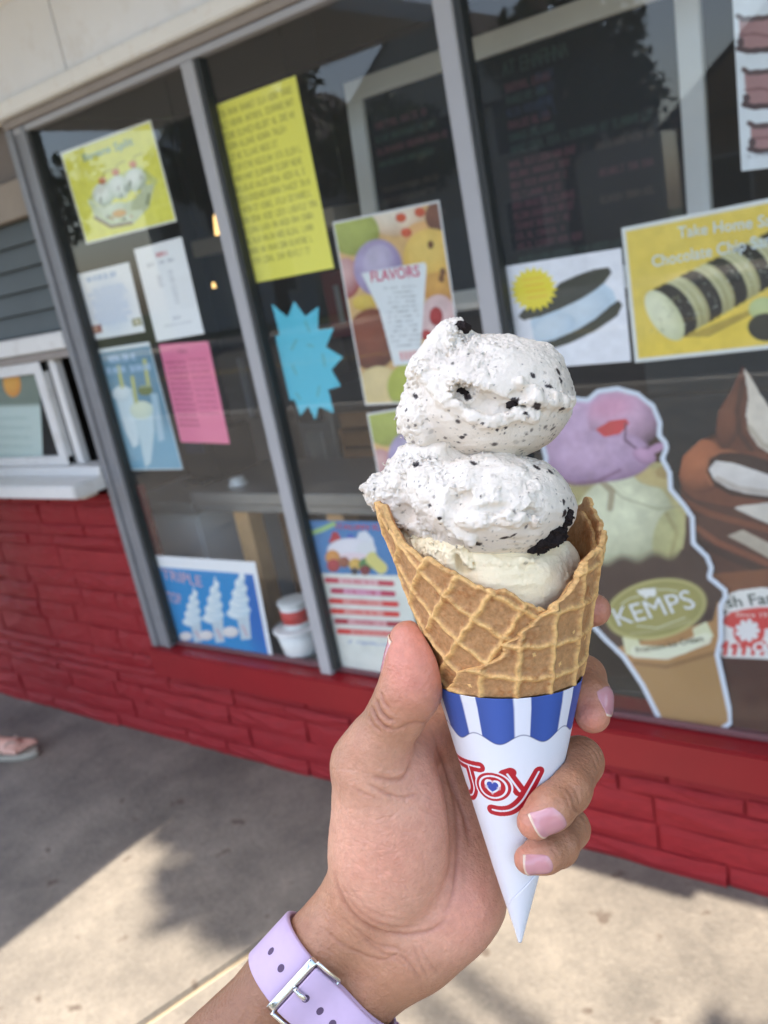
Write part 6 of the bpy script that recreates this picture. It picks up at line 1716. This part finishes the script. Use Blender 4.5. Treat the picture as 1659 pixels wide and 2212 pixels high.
v, f = surface_nets(lambda P: smax(ellip(P, headc - pf * .012 + up * .02, (.102, .102, .125)) - .006 * vnoise(P * 40, 2), (P - headc) @ pf - .045 + .25 * np.minimum(0, 0), .01), plo, phi, .010, 1); put('hair', mesh_np('hair', v, f), mat('hair', S(70, 50, 36), .6, var=.3, vscale=60), pers)
M_SOLE = mat('sandal_sole', S(160, 156, 144), .7, var=.08, vscale=40); M_STRAP = mat('sandal_strap', S(170, 150, 138), .6)
for heel, sd in ((RF, -1), (LF, 1)):
    t = np.linspace(0, 2 * np.pi, 40, endpoint=False); L_s = .135
    xs_ = np.cos(t) * L_s; ys_ = np.sin(t) * (.038 + .010 * np.cos(t)) 
    V = []
    for (sc_, z_) in ((.97, .002), (1, .008), (1, .018), (.95, .024)): V.append(heel + pf * .122 + np.outer(xs_ * sc_, pf) + np.outer(ys_ * sc_, pl) + up * z_)
    V = np.concatenate(V); F = [tuple(range(39, -1, -1)), tuple(range(120, 160))] + [(r_ * 40 + k, r_ * 40 + (k + 1) % 40, (r_ + 1) * 40 + (k + 1) % 40, (r_ + 1) * 40 + k) for r_ in range(3) for k in range(40)]
    me = bpy.data.meshes.new('sandal'); me.from_pydata([tuple(p) for p in V], [], F); me.update(); so = put('sandal', me, M_SOLE, pers)
    for s_ in (-1, 1):
        a = heel + pf * .19 + up * .03; b = heel + pf * .16 + pl * s_ * .02 + up * .075; c = heel + pf * .09 + pl * s_ * .040 + up * .02
        tube('sandal_strap', [a, (a + b) / 2 + up * .012, b, (b + c) / 2 + pl * s_ * .008, c], .0045, M_STRAP, so, 8)

# ================================================================ street side (seen as reflections)
M_ASPH = mat('asphalt', S(74, 74, 76), .9, .3, var=.25, vscale=6, bump=.002, bscale=80)
road = link('road', rect_mesh('road', [(-90, -15.5, -.13), (90, -15.5, -.13), (90, -6.2, -.13), (-90, -6.2, -.13)]), M_ASPH); tag(road, kind='structure')
vg = box('verge', 7.5, 90, -6.0, 0.5, -.155, -.03, mat('verge_grass', S(80, 96, 52), .95, var=.4, vscale=3), None); tag(vg, kind='structure')
for nm, y0, y1, z0 in (('kerb', -6.2, -6.02, -.02), ('kerb', -15.68, -15.5, -.02)): tag(box(nm, -90, 90, y0, y1, -.15, z0, mat('kerb_stone', S(176, 170, 160), .85, var=.2, vscale=5), None, .01), kind='structure')
fp = box('footpath', -90, 90, -18.2, -16.2, -.155, -.05, mat('far_path', S(186, 178, 166), .9, var=.15, vscale=2), None); tag(fp, kind='structure')
lm = box('road_marking', -90, 90, -10.9, -10.78, -.1305, -.126, mat('yellow_line', S(206, 176, 84), .8), None); tag(lm, kind='structure')
M_WALLS = [mat('house_wall', S(*c), .75, var=.06, vscale=2) for c in ((214, 206, 190), (170, 140, 112), (196, 200, 204), (190, 176, 150))]
M_ROOF = mat('shingles', S(78, 72, 70), .9, var=.2, vscale=8); M_PANE = mat('dark_pane', S(40, 48, 56), .08, .6); M_WTR = mat('house_trim', S(226, 224, 216), .6)
def house(x, y, w, d, h, rh, wm, label):
    r = empty('house', (x, y, -.15), label, 'house', 'houses across the street')
    box('wall', x - w / 2, x + w / 2, y - d, y, -.15, h, wm, r)
    b = bmesh.new(); P = [(x - w / 2 - .4, h), (x + w / 2 + .4, h), (x, h + rh)]
    vf = [b.verts.new((px, y + .35, pz)) for px, pz in P]; vb = [b.verts.new((px, y - d - .35, pz)) for px, pz in P]
    b.faces.new(vf); b.faces.new(vb[::-1])
    for i_ in range(3): b.faces.new((vf[i_], vb[i_], vb[(i_ + 1) % 3], vf[(i_ + 1) % 3]))
    bmesh.ops.recalc_face_normals(b, faces=b.faces); rf = put('roof', bm_mesh('roof', b), M_ROOF, r)
    b = bmesh.new(); b.faces.new([b.verts.new((px * .9 + x * .1, y + .37, pz + (.06 if k < 2 else -.2))) for k, (px, pz) in enumerate(P)]); ex = bmesh.ops.extrude_face_region(b, geom=list(b.faces))
    for v in ex['geom']:
        if isinstance(v, bmesh.types.BMVert): v.co.y += .04
    bmesh.ops.recalc_face_normals(b, faces=b.faces); put('gable', bm_mesh('gable', b), wm, r)
    box('chimney', x + w * .2, x + w * .2 + .6, y - d * .5, y - d * .5 + .6, h + rh * .2, h + rh + .5, M_WALLS[1], r)
    for k in range(3):
        for lv in range(2 if h > 4 else 1):
            wx = x - w * .33 + k * w * .33; wz = .9 + lv * 2.6
            if k == 1 and lv == 0:
                dr_ = box('door', wx - .5, wx + .5, y + .001, y + .06, -.1, 2.1, M_WTR, r, .01); continue
            f_ = box('window', wx - .65, wx + .65, y + .001, y + .06, wz - .1, wz + 1.4, M_WTR, r, .01); box('pane', wx - .55, wx + .55, y + .061, y + .07, wz, wz + 1.3, M_PANE, f_)
house(-14.5, -22, 7.5, 8, 4.8, 3.2, M_WALLS[0], 'cream two storey house with steep gable across the street')
house(-4.5, -23, 7.0, 8, 3.2, 3.0, M_WALLS[1], 'tan single storey house with low gable across the street')
house(-25, -23, 8.0, 8, 5.0, 3.4, M_WALLS[2], 'pale grey two storey house across the street, left of the cream one')
house(6.0, -22, 8.0, 8, 4.8, 3.0, M_WALLS[3], 'sand coloured two storey house across the street')
def leaf_mat(c):
    m = mat('leaves', S(*c), .6, .3, var=.45, vscale=2.2, var_col=tuple(k * .45 for k in S(*c)))
    b = m.node_tree.nodes['Principled BSDF']; b.inputs['Transmission Weight'].default_value = 0.0
    return m
M_BARK = mat('bark', S(84, 70, 58), .95, var=.3, vscale=14, bump=.01, bscale=20)
M_LEAF = [leaf_mat((70, 96, 44)), leaf_mat((54, 82, 40)), leaf_mat((86, 106, 52))]
def leaves_mesh(name, clumps, per, size, seed):
    r = np.random.default_rng(seed); C = []; 
    for (c, rad, n) in clumps:
        u = r.normal(size=(n, 3)); u /= np.linalg.norm(u, axis=1)[:, None]; u *= (r.uniform(0.25, 1, n) ** .45)[:, None]
        C.append(np.asarray(c) + u * np.asarray(rad))
    C = np.concatenate(C); n = len(C)
    a = r.normal(size=(n, 3)); a /= np.linalg.norm(a, axis=1)[:, None]; b = r.normal(size=(n, 3)); b -= a * (a * b).sum(1)[:, None]; b /= np.linalg.norm(b, axis=1)[:, None]
    L = size * r.uniform(.7, 1.3, n)[:, None]; Wd = L * .5
    V = np.stack([C - a * L, C + b * Wd, C + a * L, C - b * Wd], 1).reshape(-1, 3)
    return mesh_np(name, V, np.arange(n * 4).reshape(n, 4), False)
def tree(x, y, trunk_h, crown, label, seed, leaf=.09, dens=1.0, m=0, tr=.16, extra=()):
    r = empty('tree', (x, y, -.15), label, 'tree', 'trees along the street')
    rr = random.Random(seed); cz = trunk_h + crown[2] * .7
    tk = tube('trunk', [(x, y, -.2), (x + .03, y, trunk_h * .5), (x + .08, y + .05, trunk_h), (x + .05, y, cz)], [tr, tr * .8, tr * .6, tr * .25], M_BARK, r, 12)
    clumps = []
    for k in range(16):
        a = rr.uniform(0, 6.283); e = rr.uniform(-.6, 1); q = rr.uniform(.35, .95)
        c = (x + crown[0] * q * math.cos(a) * math.cos(e), y + crown[1] * q * math.sin(a) * math.cos(e), cz + crown[2] * q * math.sin(e))
        s_ = rr.uniform(.3, .5); clumps.append((c, (crown[0] * s_, crown[1] * s_, crown[2] * s_ * .8), int(330 * dens)))
        if k < 8: tube('limb', [(x + .05, y, trunk_h * .8 + rr.uniform(0, .4)), ((x + c[0]) / 2, (y + c[1]) / 2, (trunk_h + c[2]) / 2 + .1), c], [tr * .4, tr * .25, .02], M_BARK, r, 7)
    for c, rad, n in extra:
        clumps.append((c, rad, n)); tube('limb', [(x + .05, y, trunk_h), ((x + c[0]) / 2, (y + c[1]) / 2, (trunk_h + c[2]) / 2 + .3), c], [tr * .3, tr * .2, .015], M_BARK, r, 7)
    put('crown', leaves_mesh('crown', clumps, 0, leaf, seed), M_LEAF[m], r)
    return r
def sunpos(gx, gy, z): k = z / math.tan(SUN_EL); return (gx - .29 * k, gy - .957 * k, z)
tc_ = sunpos(1.62, -.75, 6.2); bl_ = sunpos(-1.72, -.40, 7.6)  # tree added out of view, crown set on the sun line to shade the hand
tree(tc_[0] + .4, tc_[1], 4.4, (2.05, 2.0, 1.7), 'leafy young tree out of view, added in front of the stand to shade the hand', 3, .09, 1.9, 0, .13,
     extra=((bl_, (.32, .26, .24), 260), (sunpos(-1.98, -.18, 7.4), (.30, .24, .24), 300), (sunpos(-.75, -1.15, 5.6), (.4, .35, .3), 260), (sunpos(-.2, -.55, 5.5), (.35, .3, .3), 240), (sunpos(-.15, -1.1, 6.0), (.55, .5, .35), 700)))  # extra leaf clumps added to shade the forearm and shape the pavement shadow
tree(-9.5, -19.5, 3.0, (2.6, 2.4, 2.4), 'round dark tree between the tan and the cream house', 5, .16, .7, 1, .2)
tree(-19.5, -19.5, 3.4, (3.0, 2.6, 3.0), 'tall dense tree left of the cream house', 7, .18, .7, 1, .24)
tree(0.8, -19.8, 3.0, (2.4, 2.4, 2.2), 'pale green tree between the tan and the sand coloured house', 9, .16, .7, 2, .2)
tree(-32, -19, 3.6, (3.4, 3.0, 3.2), 'broad tree at the far end of the street', 11, .2, .6, 1, .26)
tree(-13.5, -17.8, 2.6, (1.6, 1.6, 1.5), 'small tree standing in front of the cream house', 13, .13, .6, 2, .14)
